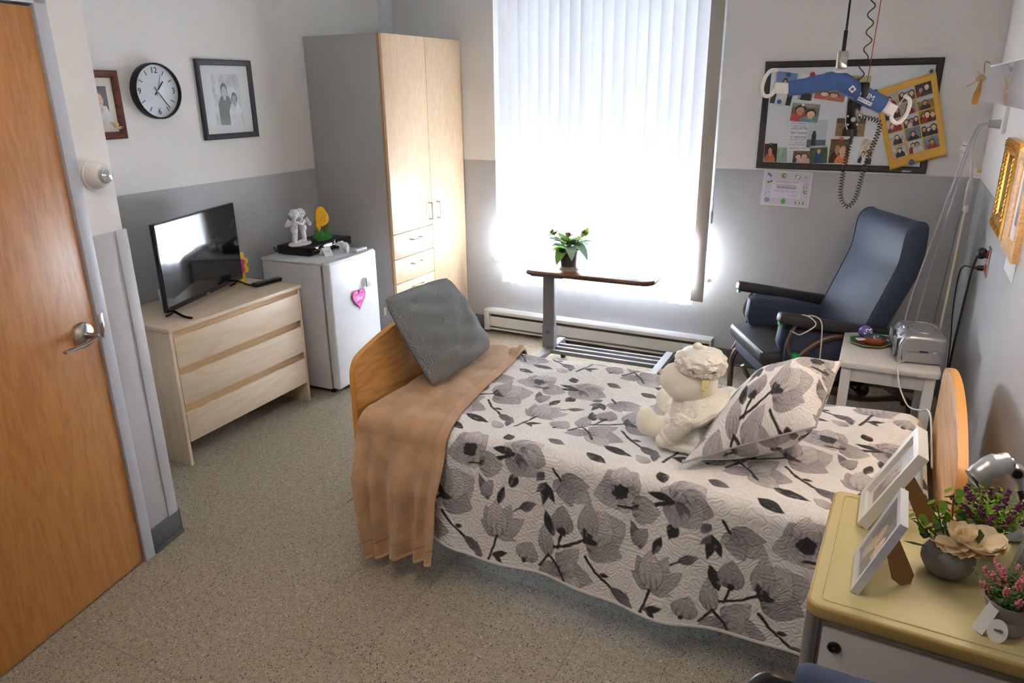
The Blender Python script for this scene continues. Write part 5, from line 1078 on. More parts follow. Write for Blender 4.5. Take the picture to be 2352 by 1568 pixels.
MB().box((0, -.05, .28), (.3, .2, .09), .01).build('mechanism', M_('mechanism_dark', rgb(48, 44, 44), .6), rc_)
# cord knotted round the near armrest
kc_ = thing('knotted_call_cord', 'white cord knotted around the recliner armrest and hanging down', 'cord', (3.35, -.55, 0), R(-60.6))
WCORD = M_('white_cord', rgb(214, 210, 204), .5)
MB().tube([(.272, -.42, .666), (.29, -.41, .690), (.33, -.385, .690), (.352, -.36, .66), (.352, -.39, .63), (.352, -.435, .608), (.345, -.455, .614), (.30, -.46, .612)], .0035, 6, sub=6).build('loop', WCORD, kc_)
MB().tube([(.272, -.40, .672), (.30, -.36, .688), (.35, -.335, .672), (.358, -.325, .58), (.36, -.318, .40), (.362, -.30, .20), (.36, -.28, .03)], .0035, 6, sub=6).build('tail', WCORD, kc_)

# ================================================================== WHITE SIDE TABLE WITH RADIO AND DISHES
stb = thing('white_side_table', 'small white wooden side table beside the bed head', 'table', (3.542, -1.145, 0), R(.8))
WP = M_('white_lacquer', rgb(214, 210, 208), .4)
TW, TD, TH = .40, .495, .61
MB().prism(rrect(TW, TD, .022, 5), TH - .026, TH, b=.004).build('tabletop', WP, stb)
for sx in (-1, 1):
    for sy in (-1, 1): MB().box((sx * (TW / 2 - .035), sy * (TD / 2 - .035), (TH - .026) / 2), (.042, .042, TH - .026), .003).build('leg', WP, stb)
for s in (-1, 1):
    MB().box((0, s * (TD / 2 - .032), TH - .06), (TW - .11, .016, .066), .002).build('apron', WP, stb); MB().box((s * (TW / 2 - .032), 0, TH - .06), (.016, TD - .11, .066), .002).build('apron', WP, stb)
# radio
rd = thing('cd_radio', 'silver portable radio with round lid on the white side table', 'radio', (3.656, -1.165, 0.61), R(7))
SIL = M_('silver_plastic', rgb(176, 178, 184), .3, .65); SILD = M_('silver_dark', rgb(140, 144, 152), .35, .6)
# body: x depth (front speaker face at -x), y length
prof = [(-.095, .012), (-.085, .003), (.075, .003), (.088, .012), (.092, .06), (.086, .105), (.066, .124), (-.055, .128), (-.085, .112), (-.100, .07)]
YZ = Matrix(((1, 0, 0, 0), (0, 0, -1, 0), (0, 1, 0, 0), (0, 0, 0, 1)))    # polygon (x, z) extruded along -y
MB().prism(smooth_poly(prof, 3), -.128, .128, YZ, b=.016, seg=3).build('case', SIL, rd)
for s in (-1, 1):
    Mx = T(-.107, s * .070, .060) @ RY(R(-96)); o = MB().lathe([(.044, -.004), (.046, .004), (.040, .006), (.036, .002), (.02, .006), (0, .008)], 28, Mx, True, 1, .8).build('speaker', SILD, rd)
MB().box((-.094, 0, .06), (.012, .05, .06), .004).build('display_panel', M_('panel_grey', rgb(96, 100, 108), .3), rd)
o = MB().lathe([(.082, 0), (.084, .003), (.078, .006), (.03, .008), (0, .008)], 40, T(.005, 0, .1245), True, .80, 1.18).build('cd_lid', SIL, rd)
MB().tube([(.005 + math.cos(a) * .058, math.sin(a) * .086, .133) for a in [2 * PI * i / 40 for i in range(40)]], .0018, 6, closed=True).build('lid_ring', CHROME, o)
MB().ell((-.066, 0, .128), (.012, .03, .010)).build('handle_bump', SIL, rd)
for s in (-1, 1): MB().lathe([(.013, 0), (.013, .006), (.008, .008), (0, .008)], 16, T(-.080, s * .058, .112) @ RY(R(-40))).build('dial', SILD, rd)
MB().box((.01, -.1285, .058), (.15, .002, .0012)).build('case_seam', SILD, rd); MB().box((.0, -.1285, .060), (.034, .004, .007), .002).build('volume_slot', BLACK, rd); MB().box((.044, -.1285, .060), (.018, .004, .006), .002).build('switch', WHITE, rd)
o = MB().tube([(3.60, -1.27, .620), (3.580, -1.33, .6145), (3.578, -1.385, .6145), (3.582, -1.405, .600), (3.60, -1.45, .545), (3.635, -1.56, .515), (3.672, -1.70, .56), (3.69, -1.80, .605), (3.698, -1.92, .60), (3.700, -2.2, .56)], .0035, 6, sub=6).build('power_cord', WCORD, rd); o.data.transform((T(*rd.location) @ RZ(rd.rotation_euler.z)).inverted())
# tray, bowl and the rest
ty = thing('leaf_dish', 'flat green glazed leaf dish on the white side table', 'dish', (3.455, -1.075, 0.61), R(-12))
pts = [(.088 * math.cos(a) * (1 + .05 * math.sin(5 * a)), .085 * math.sin(a) * (1 + .06 * math.sin(7 * a))) for a in [2 * PI * i / 48 for i in range(48)]]
mb = MB(); n = 48
vs = [(p[0] * k, p[1] * k, z) for k, z in ((0.01, .003), (.8, .003), (1.0, .012), (1.02, .010), (.8, .0005), (.01, .0005)) for p in pts]; fs = [(r * n + i, r * n + (i + 1) % n, (r + 1) * n + (i + 1) % n, (r + 1) * n + i) for r in range(5) for i in range(n)]
mb.add(vs, fs, None, True).build('dish', M_('green_glaze', rgb(70, 112, 84), .3, var=.3, vscale=40, spec=.6), ty)
mb = MB().tube([(p[0] * 1.01, p[1] * 1.01, .0115) for p in pts], .0022, 5, closed=True); mb.build('rim', M_('lime_glaze', rgb(150, 160, 90), .35), ty)
bo = thing('terracotta_bowl', 'terracotta bowl with blue glazed inside on the leaf dish', 'bowl', (3.478, -1.085, 0.6135))
MB().lathe([(0, 0), (.034, 0), (.044, .012), (.050, .034), (.050, .037), (.046, .037)], 32, cap=False).build('outside', M_('terracotta', rgb(160, 84, 46), .5), bo); MB().lathe([(.0475, .0375), (.043, .020), (.03, .008), (0, .006)], 32, cap=False).build('glaze', M_('teal_glaze', rgb(64, 96, 108), .2, var=.3, vscale=50), bo)
for i in range(5): MB().box((0, 0, 0), (.024, .010, .003), .001, T(-.012 + .008 * i, -.010 + .009 * (i % 3), .016 + .003 * i) @ RZ(i * 1.1) @ RX(.3), seg=1).build('wrapper', M_('wrapper_%d' % (i % 3), [rgb(230, 222, 214), rgb(196, 140, 80), rgb(220, 110, 90)][i % 3], .4), bo)
sb_ = thing('stress_ball', 'purple stress ball with a printed grinning face on the leaf dish', 'toy', (3.432, -1.015, 0.6135), R(20))
PUR = M_('purple_rubber', rgb(112, 92, 180), .4)
MB().ell((0, 0, .032), .032, None, 28, 18).build('ball', PUR, sb_)
def onball(az, elv, r=.0322): return Vector((math.cos(elv) * math.sin(az) * r, -math.cos(elv) * math.cos(az) * r, .032 + math.sin(elv) * r))
for s in (-1, 1):
    c = onball(.25 + s * .33, .55); MB().ell(c, (.0085, .0035, .0085), None, 12, 8).build('eye', WPR, sb_); MB().ell(onball(.27 + s * .33, .52, .0352), (.0042, .002, .0042), None, 10, 6).build('pupil', BI, sb_)
MB().tube([onball(-.55 + .2 * i, .12 - .16 * math.sin(PI * i / 6), .0322) for i in range(7)], .0045, 6, sub=3).build('grin', WPR, sb_)
for i in range(1, 6): MB().tube([onball(-.55 + .2 * i, .22 - .16 * math.sin(PI * i / 6), .0362), onball(-.55 + .2 * i, .0 - .16 * math.sin(PI * i / 6), .0362)], .0007, 4).build('tooth_line', BI, sb_)
sx_ = thing('sample_box', 'small clear box with red lid lining on the leaf dish', 'box', (3.418, -1.105, 0.6135), R(30))
MB().box((0, 0, .0095), (.040, .028, .019), .005).build('base', M_('ruby_plastic', rgb(150, 50, 62), .15, alpha=.9), sx_); MB().box((0, 0, .022), (.041, .029, .007), .003).build('lid', M_('clear_lid', rgb(220, 210, 214), .1), sx_)
pn = thing('purple_marker', 'magenta marker pen lying behind the bowl', 'pen', (3.5, -0.96, 0.61), R(-18))
MB().cyl((-.075, 0, .0068), (.02, 0, .0068), .0066).build('cap', M_('magenta_plastic', rgb(170, 30, 150), .25), pn); MB().lathe([(.0066, 0), (.0066, .045), (.003, .055), (.001, .062)], 14, T(.02, 0, .0068) @ RY(PI / 2)).build('barrel', _mats['magenta_plastic'], pn)
MB().box((-.05, 0, .014), (.04, .004, .002), .001).build('clip', _mats['magenta_plastic'], pn)
# tissue box on the floor below
tb = thing('tissue_box', 'pale lilac tissue box with a raised tissue under the side table', 'box', (3.47, -.76, 0), R(-10))
MB().box((0, 0, .045), (.22, .12, .09), .002).build('carton', M_('lilac_card', rgb(190, 184, 206), .6), tb)
MB().grid(lambda u, v: ((u - .5) * .07 * (1 - v * .7), .012 * math.sin(u * 7), .09 + .06 * v), 8, 4).build('tissue', PAPER, tb)

# ================================================================== RIGHT WALL (local X = toward camera -y, -Y = into the room)
RWZ = R(-90)
ob = thing('overbed_light', 'long wall light with glossy grey-white cover above the bed head', 'wall light', (WX, -2.255, 1.77), RWZ)
ACR = M_('light_cover', rgb(206, 206, 216), .16, spec=.6, coat=.4)
MB().box((0, -.075, .058), (1.49, .17, .006), .002).build('top_plate', WHITE, ob)
MB().box((0, -.158, -.002), (1.485, .006, .116), .002).build('front_cover', ACR, ob)
for s in (-1, 1): MB().box((s * .742, -.080, -.002), (.004, .155, .116), .001).build('end_plate', M_('clear_end', rgb(216, 214, 216), .2, alpha=.8), ob)
MB().box((0, -.02, -.0), (1.48, .035, .11), .004).build('housing', WHITE, ob)
MB().cyl((-.62, -.10, -.030), (.62, -.10, -.030), .013, n=12).build('tube_lamp', M_('lamp_warm', (1, 1, 1, 1), emit=(1.0, .80, .58, 1), es=21), ob)
# straw ornament on its far end
so = thing('straw_ornament', 'small dried straw ornament hooked on the end of the wall light', 'ornament', (3.700, -1.535, 1.785))
MB().tube([(0, .002, .052), (-.012, .006, .058), (-.016, .01, .045), (-.012, .012, .02)], .0015, 5, sub=4).build('hook', M_('copper_wire', rgb(160, 100, 60), .4, .6), so)
mb = MB()
for i in range(9): a = i * .7; mb.ell((-.020 + .010 * math.cos(a), .012 + .008 * math.sin(a * 1.7), .004 + .009 * math.sin(a)), (.007, .004, .006), RZ(a), 8, 6)
mb.build('knot', STRAW, so)
for e, w_ in (((-.075, .02, -.035), .0016), ((-.045, .01, .040), .0009), ((-.035, .01, -.05), .0007)): MB().tube([(-.02, .012, .004), (e[0] * .6, e[1], e[2] * .45), e], w_, 5, sub=3, rr=[w_, w_ * 1.6, w_ * .4]).build('stalk', STRAW, so)
MB().prism([(-.004, 0), (-.018, -.05), (-.020, -.082), (-.012, -.088), (.0, -.086), (.004, -.05), (.003, 0)], -.002, .002, T(-.016, .012, .0) @ UP, b=.001).build('seed_pod', M_('straw_pod', rgb(206, 156, 84), .6, tl=.3), so)
# nurse call plate and cords
npl = thing('call_plate', 'white wall plate with grey plug under the wall light', 'wall plate', (WX, -.70, 1.615), RWZ)
MB().box((0, -.008, 0), (.11, .016, .115), .004).build('plate', WHITE, npl)
MB().cyl((-.02, -.016, -.02), (-.02, -.062, -.018), .021, .016).build('plug', M_('plug_grey', rgb(168, 168, 172), .45), npl)
CG_ = M_('cord_grey', rgb(176, 176, 180), .5); CW_ = M_('cord_cream', rgb(226, 216, 196), .5)
def cord(name, label, pts, r, m): o = MB().tube(pts, r, 6, sub=8).build(name, m); return tag(o, label, 'cord')
cord('grey_call_cord', 'pale grey cord slanting down from the call plate, outermost of the pair', [(3.795, -.68, 1.60), (3.762, -.66, 1.585), (3.742, -.65, 1.52), (3.726, -.64, 1.42), (3.700, -.64, 1.28), (3.66, -.66, 1.05), (3.622, -.72, .85), (3.60, -.78, .70), (3.60, -.80, .55), (3.62, -.79, .35)], .0042, CG_)
cord('grey_call_cord', 'thin grey cord running just inside the outermost slanting cord', [(3.795, -.675, 1.598), (3.765, -.655, 1.58), (3.748, -.64, 1.50), (3.735, -.62, 1.38), (3.718, -.60, 1.22), (3.69, -.60, 1.0), (3.668, -.64, .80), (3.65, -.68, .60), (3.66, -.70, .3)], .0035, CG_)
jt = thing('cord_connector', 'grey inline cord connector hanging beside the corner', 'connector', (3.792, -.60, 1.30))
MB().tube([(.012, -.02, .292), (-.016, -.012, .275), (-.026, 0, .22), (-.022, 0, .12), (-.012, 0, .04)], .0045, 6, sub=6).build('lead', CG_, jt)
MB().lathe([(.010, -.085), (.0135, -.08), (.0145, -.01), (.012, .03), (.006, .042)], 14, T(-.012, 0, 0)).build('body', CG_, jt); MB().lathe([(.0085, -.118), (.011, -.11), (.0115, -.086)], 14, T(-.012, 0, 0)).build('plug', M_('ivory_plug', rgb(224, 218, 206), .45), jt)
MB().tube([(-.012, 0, -.11), (-.016, -.004, -.16), (-.020, -.02, -.40), (-.03, -.06, -.70), (-.05, -.12, -.92), (-.055, -.14, -1.28)], .0058, 6, sub=6).build('cord', CW_, jt, 'cream coloured cord')
MB().tube([(-.018, 0, -.112), (-.030, .004, -.15), (-.040, .01, -.35), (-.055, .02, -.7), (-.07, .03, -1.28)], .0032, 6, sub=6).build('thin_cord', M_('cord_mid_grey', rgb(120, 122, 126), .5), jt, 'thin dark grey cord')
YT = M_('yellow_label', rgb(206, 180, 40), .5)
for nm, c, sz, an, yl in (('tag', (-.058, -.0, .188), (.042, .001, .036), 12, 0), ('tag', (-.062, -.002, .155), (.018, .001, .03), 18, 0), ('tag', (.010, -.004, .078), (.030, .001, .018), 4, 1), ('tag', (.012, -.005, .052), (.036, .001, .014), 0, 0)):
    o = MB().box((0, 0, 0), sz, 0, T(*c) @ RZ(R(-15)) @ RY(R(an))).build(nm, PAPER, jt)
    if yl: MB().box((.004, -.001, 0), (sz[0] * .6, .001, sz[2] * .7), 0, T(*c) @ RZ(R(-15)) @ RY(R(an))).build('warning_print', YT, o)
    else: scribble('print', sz[0] * .8, sz[2] * .18, GI, o, T(*c) @ RZ(R(-15)) @ RY(R(an)) @ T(0, -.001, .004), 8)
ou = thing('wall_outlet', 'steel wall outlet with red sockets and two black plugs', 'outlet', (WX, -1.085, 1.045), RWZ)
MB().box((0, -.003, 0), (.078, .006, .125), .002).build('plate', CHROME, ou)
for z in (.03, -.03): MB().box((0, -.008, z), (.036, .008, .032), .004).build('socket', M_('socket_red', rgb(206, 70, 40), .45), ou); MB().box((0, -.0125, z), (.022, .003, .022), .002).build('socket_face', M_('socket_ivory', rgb(222, 206, 180), .45), ou)
o = MB().ell((-.004, -.03, .034), (.022, .022, .026), None, 14, 10).build('plug', BLACK, ou); MB().cyl((0, -.01, .03), (0, -.03, .03), .016).build('plug_face', BLACK, o)
MB().tube([(-.004, -.045, .02), (-.0, -.055, -.06), (-.035, -.06, -.26), (-.09, -.06, -.52), (-.12, -.05, -1.0)], .0052, 7, sub=6).build('power_lead', BLACK, o)
o = MB().lathe([(.013, 0), (.012, .02), (.006, .03), (.005, .048)], 12, T(0, -.012, -.03) @ RX(PI / 2)).build('plug', BLACK, ou)
MB().tube([(0, -.055, -.03), (-.03, -.085, -.035), (-.06, -.095, -.09), (-.075, -.09, -.25), (-.07, -.075, -.42), (-.11, -.06, -.7), (-.14, -.05, -1.0)], .0035, 6, sub=6).build('power_lead', BLACK, o)
# gold frame and oak frame on the right wall
GOLD = M_('gilded_wood', rgb(206, 152, 48), .3, .75, var=.25, vscale=60, bump=.4, bscale=120)
gf = thing('gilded_frame', 'ornate gilded picture frame on the right wall', 'picture frame', (WX, -1.325, 1.388), RWZ)
frame_parts(gf, .385, .352, .06, .03, GOLD, 0, M_('dark_mirror', rgb(60, 58, 52), .08, spec=.8), None, 0, 0)
mb = MB()
for sx in (-1, 1):
    for k in range(13): mb.ell((sx * .128, -.026, -.11 + k * .0185), (.004, .005, .0085), None, 8, 6)
for sz in (-1, 1):
    for k in range(9):
        for q in range(3): mb.ell((-.16 + k * .04, -.031, sz * (.148 + q * .009)), (.008, .004, .0035), None, 8, 5)
mb.build('carved_beads', GOLD, gf)['kind'] = 'stuff'
wf = thing('oak_frame', 'pale oak picture frame with white mat beside the gilded one', 'picture frame', (WX, -1.70, 1.375), RWZ)
frame_parts(wf, .31, .36, .045, .026, wood('light_oak', rgb(176, 136, 90), rgb(206, 168, 120), 'X', 3, .45), 0, M_('mat_bright', rgb(236, 236, 240), .6), lambda u, v: pc(u, v, 44, (150, 150, 140), [(.5, .6, .2, (120, 110, 100), (90, 100, 130))]), .12, .16)
wp = thing('wall_notice', 'white laminated paper hanging below the oak frame', 'notice', (WX, -1.70, 1.155), RWZ)
MB().box((0, -.001, 0), (.26, .001, .07)).build('paper', PAPER, wp)

# ================================================================== NIGHTSTAND AND WHAT STANDS ON IT
TAN = M_('tan_laminate', rgb(202, 188, 138), .42, var=.05, vscale=40, bump=.12, bscale=350); TANE = M_('tan_edge', rgb(182, 156, 92), .4); NSW = M_('nightstand_white', rgb(206, 200, 198), .5); ALU = M_('aluminium_post', rgb(156, 154, 154), .35, .5)
nx0, nx1, ny0, ny1, nh = 3.424, 3.852, -3.440, -2.945, .80
nsn = thing('bedside_cabinet', 'white bedside cabinet with olive tan top in the foreground', 'cabinet', ((nx0 + nx1) / 2, (ny0 + ny1) / 2, 0), R(-1.6))
nw, nd = nx1 - nx0, ny1 - ny0
MB().prism(rrect(nw, nd, .025, 6), nh - .030, nh - .0005, b=.006, seg=3).build('top_edge', TANE, nsn)
MB().prism(rrect(nw - .012, nd - .012, .02, 6), nh - .006, nh, b=.001).build('top', TAN, nsn)
P = rrect(nw - .05, nd - .05, .012, 5); MB().tube([(a, b, nh + .0005) for a, b in P], .0022, 5, closed=True).build('top_bead', TAN, nsn)
MB().box((0, 0, .40), (nw - .045, nd - .04, .70), .002).build('carcass', NSW, nsn)
MB().box((.002, -nd / 2 + .012, .43), (nw - .068, .014, .64), .002).build('door', NSW, nsn)
o = MB().lathe([(.013, 0), (.013, .003), (.010, .005), (.009, .003), (0, .003)], 22, T(-.152, -nd / 2 + .005, .712) @ RX(PI / 2)).build('lock', BLACK, nsn); MB().box((-.152, -nd / 2 + .0015, .712), (.002, .001, .006)).build('key_slot', CHROME, o)
for sx in (-1, 1):
    for sy in (-1, 1):
        o = MB().cyl((sx * (nw / 2 - .016), sy * (nd / 2 - .016), .06), (sx * (nw / 2 - .016), sy * (nd / 2 - .016), nh - .03), .0145, n=16).build('corner_post', ALU, nsn)
        MB().lathe([(.025, -.01), (.03, -.007), (.03, .007), (.025, .01)], 16, T(sx * (nw / 2 - .03), sy * (nd / 2 - .03), .03) @ RX(PI / 2)).build('caster', BLACK, nsn)
# leaning photo frames: bottom edge runs along y, leaning back toward +x
def easel(label, p_near, wdt, hgt, top, bord, dep, fm, colfn, mat, legxy):
    a = math.atan2(top[0] - p_near[0], top[1] - nh)      # lean from vertical
    t_ = thing('photo_frame', label, 'picture frame', (p_near[0], p_near[1] + wdt / 2, nh), 0)
    Mx = RZ(R(-90)) @ RX(-a)                             # local: X = width (toward -y), Z = up the face, -Y -> -x
    g = MB(); vs = []; fs = []; W2 = wdt / 2; prof = [(0, 0), (0, -dep), (bord, -dep * .92), (bord, -dep * .35)]
    for cx, cz in ((-W2, 0), (W2, 0), (W2, hgt), (-W2, hgt)):
        for q, b in prof: vs.append((cx - math.copysign(q, cx), b, cz + (q if cz == 0 else -q)))
    n = len(prof)
    for i in range(4):
        for j in range(n - 1): k = i * n + j; m = ((i + 1) % 4) * n + j; fs.append((k, m, m + 1, k + 1))
    fs.append((0, 3 * n, 2 * n, n)); g.add(vs, fs, Mx); g.build('frame', fm, t_)
    MB().box((0, -dep * .36, hgt / 2), (wdt - 2 * bord, .002, hgt - 2 * bord), 0, Mx).build('mat_board', M_('frame_mat', rgb(226, 224, 222), .6), t_)
    sheet('photo', wdt - 2 * bord - 2 * mat, hgt - 2 * bord - 2 * mat, colfn, PRINT, t_, 40, Mx @ T(0, -dep * .36 - .0016, hgt / 2))
    MB().box((0, -dep * .6, hgt / 2), (wdt - 2 * bord, .001, hgt - 2 * bord), 0, Mx).build('glass', _mats['frame_glass'], t_)
    c0 = Mx @ Vector((0, .001, hgt * .62)); f0 = Vector((legxy[0] - t_.location.x, legxy[1] - t_.location.y, 0)); d = f0 - c0; s_ = Vector((.75, .66, 0)); n_ = d.cross(s_).normalized() * .0015
    vs = [c0 - s_ * .016 - n_, c0 + s_ * .016 - n_, c0.lerp(f0, .85) + s_ * .026 - n_, f0 + s_ * .012 - n_, f0 - s_ * .012 - n_, c0.lerp(f0, .85) - s_ * .026 - n_]; vs += [v + n_ * 2 for v in vs]
    MB().add(vs, [(0, 1, 2, 3, 4, 5), (11, 10, 9, 8, 7, 6)] + [(i, i + 6, (i + 1) % 6 + 6, (i + 1) % 6) for i in range(6)]).build('easel_leg', M_('kraft_board', rgb(150, 112, 66), .8), t_)
easel('deep white box photo frame leaning at the back of the cabinet', (3.512, -3.105), .160, .222, (3.600, .985), .020, .024, M_('frame_white_wood', rgb(226, 222, 216), .45), lambda u, v: pc(u, v, 51, (196, 190, 186), [(.35, .45, .13, (130, 110, 100), (150, 90, 84)), (.65, .5, .13, (70, 60, 60), (120, 118, 124))], sky=(.72, (206, 212, 226))), .014, (3.640, -3.01))
easel('smaller silvery white photo frame leaning in front of the box frame', (3.508, -3.365), .150, .186, (3.570, .968), .015, .016, M_('frame_pearl', rgb(214, 216, 226), .3, .2), lambda u, v: pc(u, v, 52, (110, 100, 92), [(.35, .55, .17, (90, 80, 70), (180, 170, 160)), (.68, .5, .16, (50, 44, 44), (70, 60, 60))]), .001, (3.592, -3.285))
ef = thing('photo_frame', 'white photo frame cut off at the right picture edge', 'picture frame', (3.846, -3.175, nh), R(-62))
MB().box((0, 0, .0), (.15, .014, .19), .003, T(0, 0, .095) @ RX(R(-12))).build('frame', _mats['frame_pearl'], ef); MB().box((0, -.0078, 0), (.12, .001, .16), 0, T(0, 0, .095) @ RX(R(-12))).build('photo', PRINT if False else M_('grey_photo', rgb(150, 150, 156), .3), ef)
# rose bowl
rb = thing('rose_bowl', 'grey stone bowl with a large cream silk rose', 'flower arrangement', (3.665, -3.205, nh))
MB().lathe([(0, 0), (.026, 0), (.040, .010), (.050, .030), (.050, .044), (.042, .058), (.030, .064), (.026, .062), (.026, .054), (0, .054)], 36).build('bowl', M_('grey_stoneware', rgb(132, 126, 128), .9, bump=.4, bscale=260), rb)
CRM = M_('cream_silk', rgb(240, 222, 188), .8, tl=.25, var=.08, vscale=30); EUC = [M_('eucalyptus_a', rgb(110, 132, 92), .6, tl=.2), M_('eucalyptus_b', rgb(120, 166, 40), .5, tl=.3), M_('eucalyptus_c', rgb(58, 84, 44), .6, tl=.15)]
def petal_mesh(L, Wd, curl, wav=.0):
    mb = MB()
    def f(u, v):
        w = Wd * math.sin(PI * min(.999, .12 + .80 * v)) ** .6; x = (u - .5) * 2 * w; y = L * v; z = curl * L * v * v + (abs(u - .5) * 2) ** 2 * w * .4 + wav * math.sin(u * 11 + v * 5) * v
        return (x, -y, z)
    mb.grid(f, 8, 8); return mb
for k in range(15):
    ring = 0 if k < 7 else (1 if k < 12 else 2); a = k * 2.39; L = (.052, .038, .022)[ring]; Wd = (.032, .024, .014)[ring]
    o = petal_mesh(L, Wd, (.15, .5, 1.0)[ring], .003).build('petal', CRM, rb); o.location = (.016, .012, .066 + ring * .006); o.rotation_euler = (R((8, -22, -52)[ring]), 0, a)
for k in range(6): o = petal_mesh(.056, .036, .25, .004).build('petal', CRM, rb); o.location = (.046, .0, .070); o.rotation_euler = (R(-18 + 9 * (k % 2)), 0, .3 + k * .5)
def eleaf(x, y, z, r, m, ax=(0, 0, 0), parent=None): o = MB().lathe([(0, 0), (r * .6, .0006), (r, .002)], 14, None, True, 1, .86).build('leaf', EUC[m], parent or rb); o.location = (x, y, z); o.rotation_euler = ax; return o
for (x, y, z, r, m, ax) in ((-.012, -.034, .052, .015, 0, (1.1, .2, 0)), (.018, -.040, .046, .015, 0, (1.2, -.3, .4)), (.006, -.04, .056, .008, 0, (1.3, 0, 0)), (.06, .03, .082, .022, 2, (.7, .2, .3)), (.03, .05, .09, .018, 2, (.5, -.4, 0))): eleaf(x, y, z, r, m, ax)
for stem in ([(-.02, .01, .055), (-.045, .014, .075), (-.066, .02, .10)], [(-.005, .02, .055), (-.020, .04, .09), (-.032, .05, .125)], [(0, .02, .055), (.0, .05, .1), (-.004, .07, .15)]):
    MB().tube(stem, .0014, 5, sub=4).build('stem', EUC[2], rb); C_ = catmull([Vector(p) for p in stem], 4)
    for k, p in enumerate(C_[2:]):
        for s in (-1, 1): eleaf(p.x + s * .010, p.y, p.z + .004, .0095, 1 if k > 1 else 2, (.5 + .3 * s, s * .7, k))
o = MB().prism([(0, 0), (-.05, .004), (-.066, 0), (-.05, -.004)], -.0006, .0006, T(-.018, -.01, .058)).build('blade_leaf', EUC[2], rb)
# pink heather pot with tags
def heather(t_, n, r0, z0, hgt, spread, fm, lm, seed, spikes):
    r_ = random.Random(seed); mb = MB()
    for k in range(n):
        a = r_.uniform(0, 2 * PI); e = r_.uniform(.2, 1); b = Vector((math.cos(a) * r0 * .7 * e, math.sin(a) * r0 * .7 * e, z0)); tip = b + Vector((math.cos(a) * spread * e, math.sin(a) * spread * e, hgt * r_.uniform(.45, .9)))
        for q in range(9):
            c = b.lerp(tip, (q + 1) / 9); aa = r_.uniform(0, 6.3); L = .012 * r_.uniform(.7, 1.2); d = Vector((math.cos(aa), math.sin(aa), r_.uniform(.1, .8))).normalized(); s_ = d.cross(Vector((0, 0, 1))).normalized() * L * .26
            mb.add([c, c + d * L * .5 + s_, c + d * L, c + d * L * .5 - s_], [(0, 1, 2, 3)])
    mb.build('foliage', lm, t_)['kind'] = 'stuff'
    for k in range(spikes):
        a = k * 2.4 + r_.uniform(-.2, .2); e = ((k + 1) / spikes) ** .5; b = Vector((math.cos(a) * r0 * .6 * e, math.sin(a) * r0 * .6 * e, z0 + .01)); tip = b + Vector((math.cos(a) * spread * e * 1.15, math.sin(a) * spread * e * 1.15, hgt * r_.uniform(.78, 1.1) * (1.1 - .45 * e)))
        m2 = MB(); m2.tube([b, b.lerp(tip, .55)], .0008, 4)
        for q in range(26):
            c = b.lerp(tip, .52 + .5 * q / 26); w = .0058 * (1.15 - .7 * q / 26); aa = r_.uniform(0, 6.3); m2.ell(c + Vector((math.cos(aa) * w, math.sin(aa) * w, r_.uniform(-.002, .002))), (.0026, .0026, .0030), None, 6, 4)
        m2.build('flower_spike', fm, t_)
ph = thing('pink_heather_pot', 'pink heather in a small grey concrete pot with paper tags', 'flower arrangement', (3.756, -3.345, nh))
MB().lathe([(0, 0), (.030, 0), (.036, .008), (.034, .024), (.030, .030), (.036, .046), (.043, .064), (.040, .066), (.036, .054), (0, .054)], 30).build('pot', M_('grey_concrete', rgb(150, 142, 140), .9, bump=.4, bscale=240), ph)
heather(ph, 110, .034, .050, .064, .038, M_('pink_floret', rgb(214, 130, 146), .7), M_('heather_green', rgb(74, 116, 48), .6, tl=.2, var=.3, vscale=60), 5, 17)
MB().box((0, 0, 0), (.020, .001, .062), 0, T(-.036, -.036, .034) @ RZ(R(-20)) @ RX(R(-18)) @ RY(R(14))).build('hang_tag', PAPER, ph, 'white strip tag')
o = MB().lathe([(.018, 0), (.018, .001), (0, .001)], 24, T(-.016, -.046, .020) @ RZ(R(-10)) @ RX(PI / 2 - R(16)), False, .9, 1.25).build('round_tag', PAPER, ph, 'rounded white tag'); scribble('print', .016, .006, INK, o, T(-.014, -.0490, .024) @ RZ(R(-10)) @ RX(R(-16)), 7)
# purple flowers in birch vase
pv = thing('purple_flower_vase', 'purple flowers with bright green leaves in a birch bark vase', 'flower arrangement', (3.745, -3.085, nh))
MB().lathe([(0, 0), (.020, 0), (.020, .055), (.0, .055)], 18).build('vase', M_('birch_bark', rgb(166, 140, 110), .8, var=.5, vscale=60, bump=.7, bscale=60), pv)
heather(pv, 150, .022, .045, .105, .06, M_('purple_floret', rgb(118, 40, 104), .7), M_('bright_green', rgb(132, 176, 48), .6, tl=.25, var=.3, vscale=60), 11, 18)
for x, y, z, r, ax in ((-.022, -.030, .055, .030, (1.2, .2, -.2)), (-.048, -.01, .07, .022, (.9, -.4, .5))): o = MB().lathe([(0, 0), (r * .6, .0008), (r, .003)], 12, None, True, .8, 1.1).build('broad_leaf', EUC[2], pv); o.location = (x, y, z); o.rotation_euler = ax
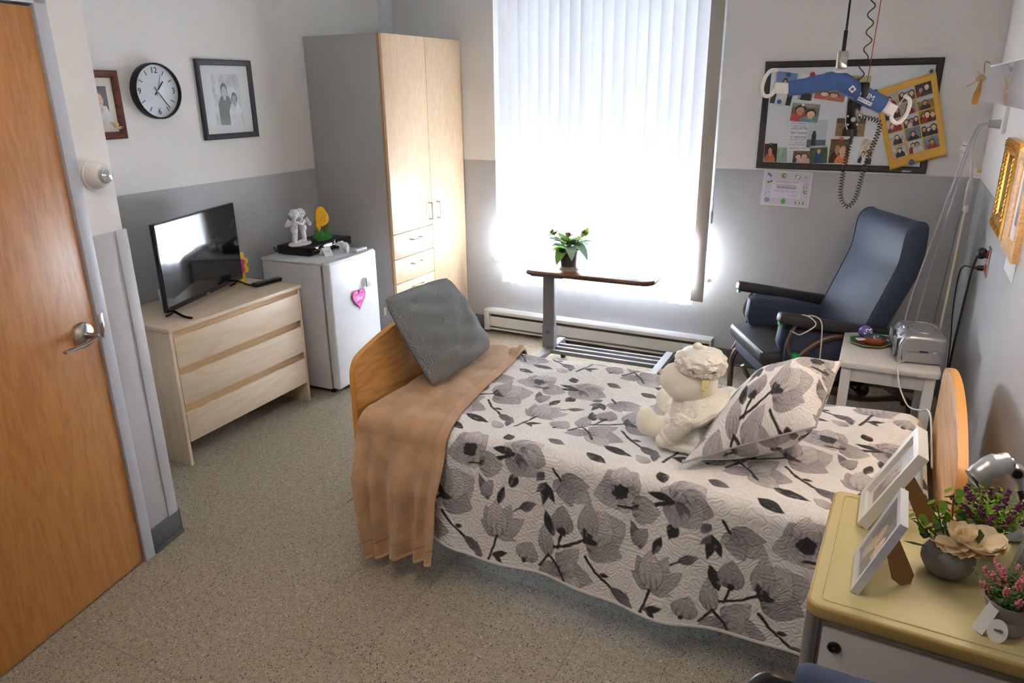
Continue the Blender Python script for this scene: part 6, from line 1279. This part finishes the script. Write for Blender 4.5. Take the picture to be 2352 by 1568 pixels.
# silver lamp
sl = thing('silver_desk_lamp', 'silver articulated desk lamp behind the purple flowers', 'lamp', (3.792, -2.985, nh), R(0))
LS = M_('lamp_silver', rgb(184, 186, 190), .3, .6)
MB().lathe([(0, 0), (.036, 0), (.038, .006), (.032, .014), (.018, .018), (0, .019)], 30).build('base', LS, sl)
MB().tube([(.0, .0, .015), (.012, .004, .05), (.018, .006, .09), (.008, .008, .128), (-.004, .01, .150)], .012, 12, rr=[.014, .012, .010, .011, .012], sub=6).build('arm', LS, sl)
MB().tube([(.008, -.006, .03), (.016, -.006, .06), (.018, -.004, .088), (.008, -.004, .115)], .006, 8, sub=5).build('arm_inlay', BLACK, sl)
MB().lathe([(.014, -.014), (.016, -.01), (.016, .01), (.014, .014)], 20, T(-.004, .008, .155) @ RX(PI / 2)).build('hinge', LS, sl); MB().lathe([(.010, .0), (.010, .003), (0, .003)], 16, T(-.004, -.006, .155) @ RX(PI / 2)).build('hinge_cap', BLACK, sl)
Mx = T(-.018, .008, .172) @ RZ(R(200)) @ RY(R(28))
MB().tube([(-.006, 0, 0), (.02, 0, .006), (.05, 0, .004), (.078, 0, -.006)], .026, 18, rr=[.010, .024, .028, .026, .024], sub=5, M=Mx).build('head', LS, sl); MB().box((.07, 0, -.012), (.034, .046, .02), .006, Mx).build('lens_shade', LS, sl)
MB().lathe([(.022, 0), (.024, .006), (.0, .007)], 18, Mx @ T(.080, 0, -.006) @ RY(R(95))).build('lens', BLACK, sl)

# ================================================================== CHAIR AT THE LOWER EDGE
vc = thing('visitor_chair', 'denim blue padded chair with black tube arms at the lower picture edge', 'chair', (3.625, -3.965, 0), 0)
DEN = M_('denim_fabric', rgb(66, 78, 104), .9, var=.3, vscale=90, bump=.4, bscale=300); BT_ = M_('black_tube', rgb(26, 26, 30), .3, .3)
MB().box((0, 0, 0), (.40, .055, .40), .024, T(0, .215, .70) @ RX(R(-6)), seg=4).build('backrest', DEN, vc)
MB().box((0, 0, .44), (.40, .42, .075), .024, seg=4).build('seat', DEN, vc)
for s in (-1, 1):
    MB().tube([(s * .195, .225, .84), (s * .206, .215, .862), ((.219 if s > 0 else -.245), .20, .872), ((.222 if s > 0 else -.262), .15, .84), ((.222 if s > 0 else -.25), .08, .70), (s * .222, -.10, .66), (s * .222, -.18, .62), (s * .222, -.2, .30), (s * .222, -.2, .01)], .0125, 10, sub=6).build('arm_tube', BT_, vc)
    MB().tube([(s * .20, .22, .78), (s * .20, .20, .44), (s * .20, .24, .01)], .0125, 10, sub=4).build('leg', BT_, vc)
    MB().tube([(s * .20, .0, .40), (s * .222, -.19, .40)], .010, 8).build('stretcher', BT_, vc)
MB().tube([(-.20, -.02, .40), (.20, -.02, .40)], .010, 8).build('stretcher', BT_, vc)
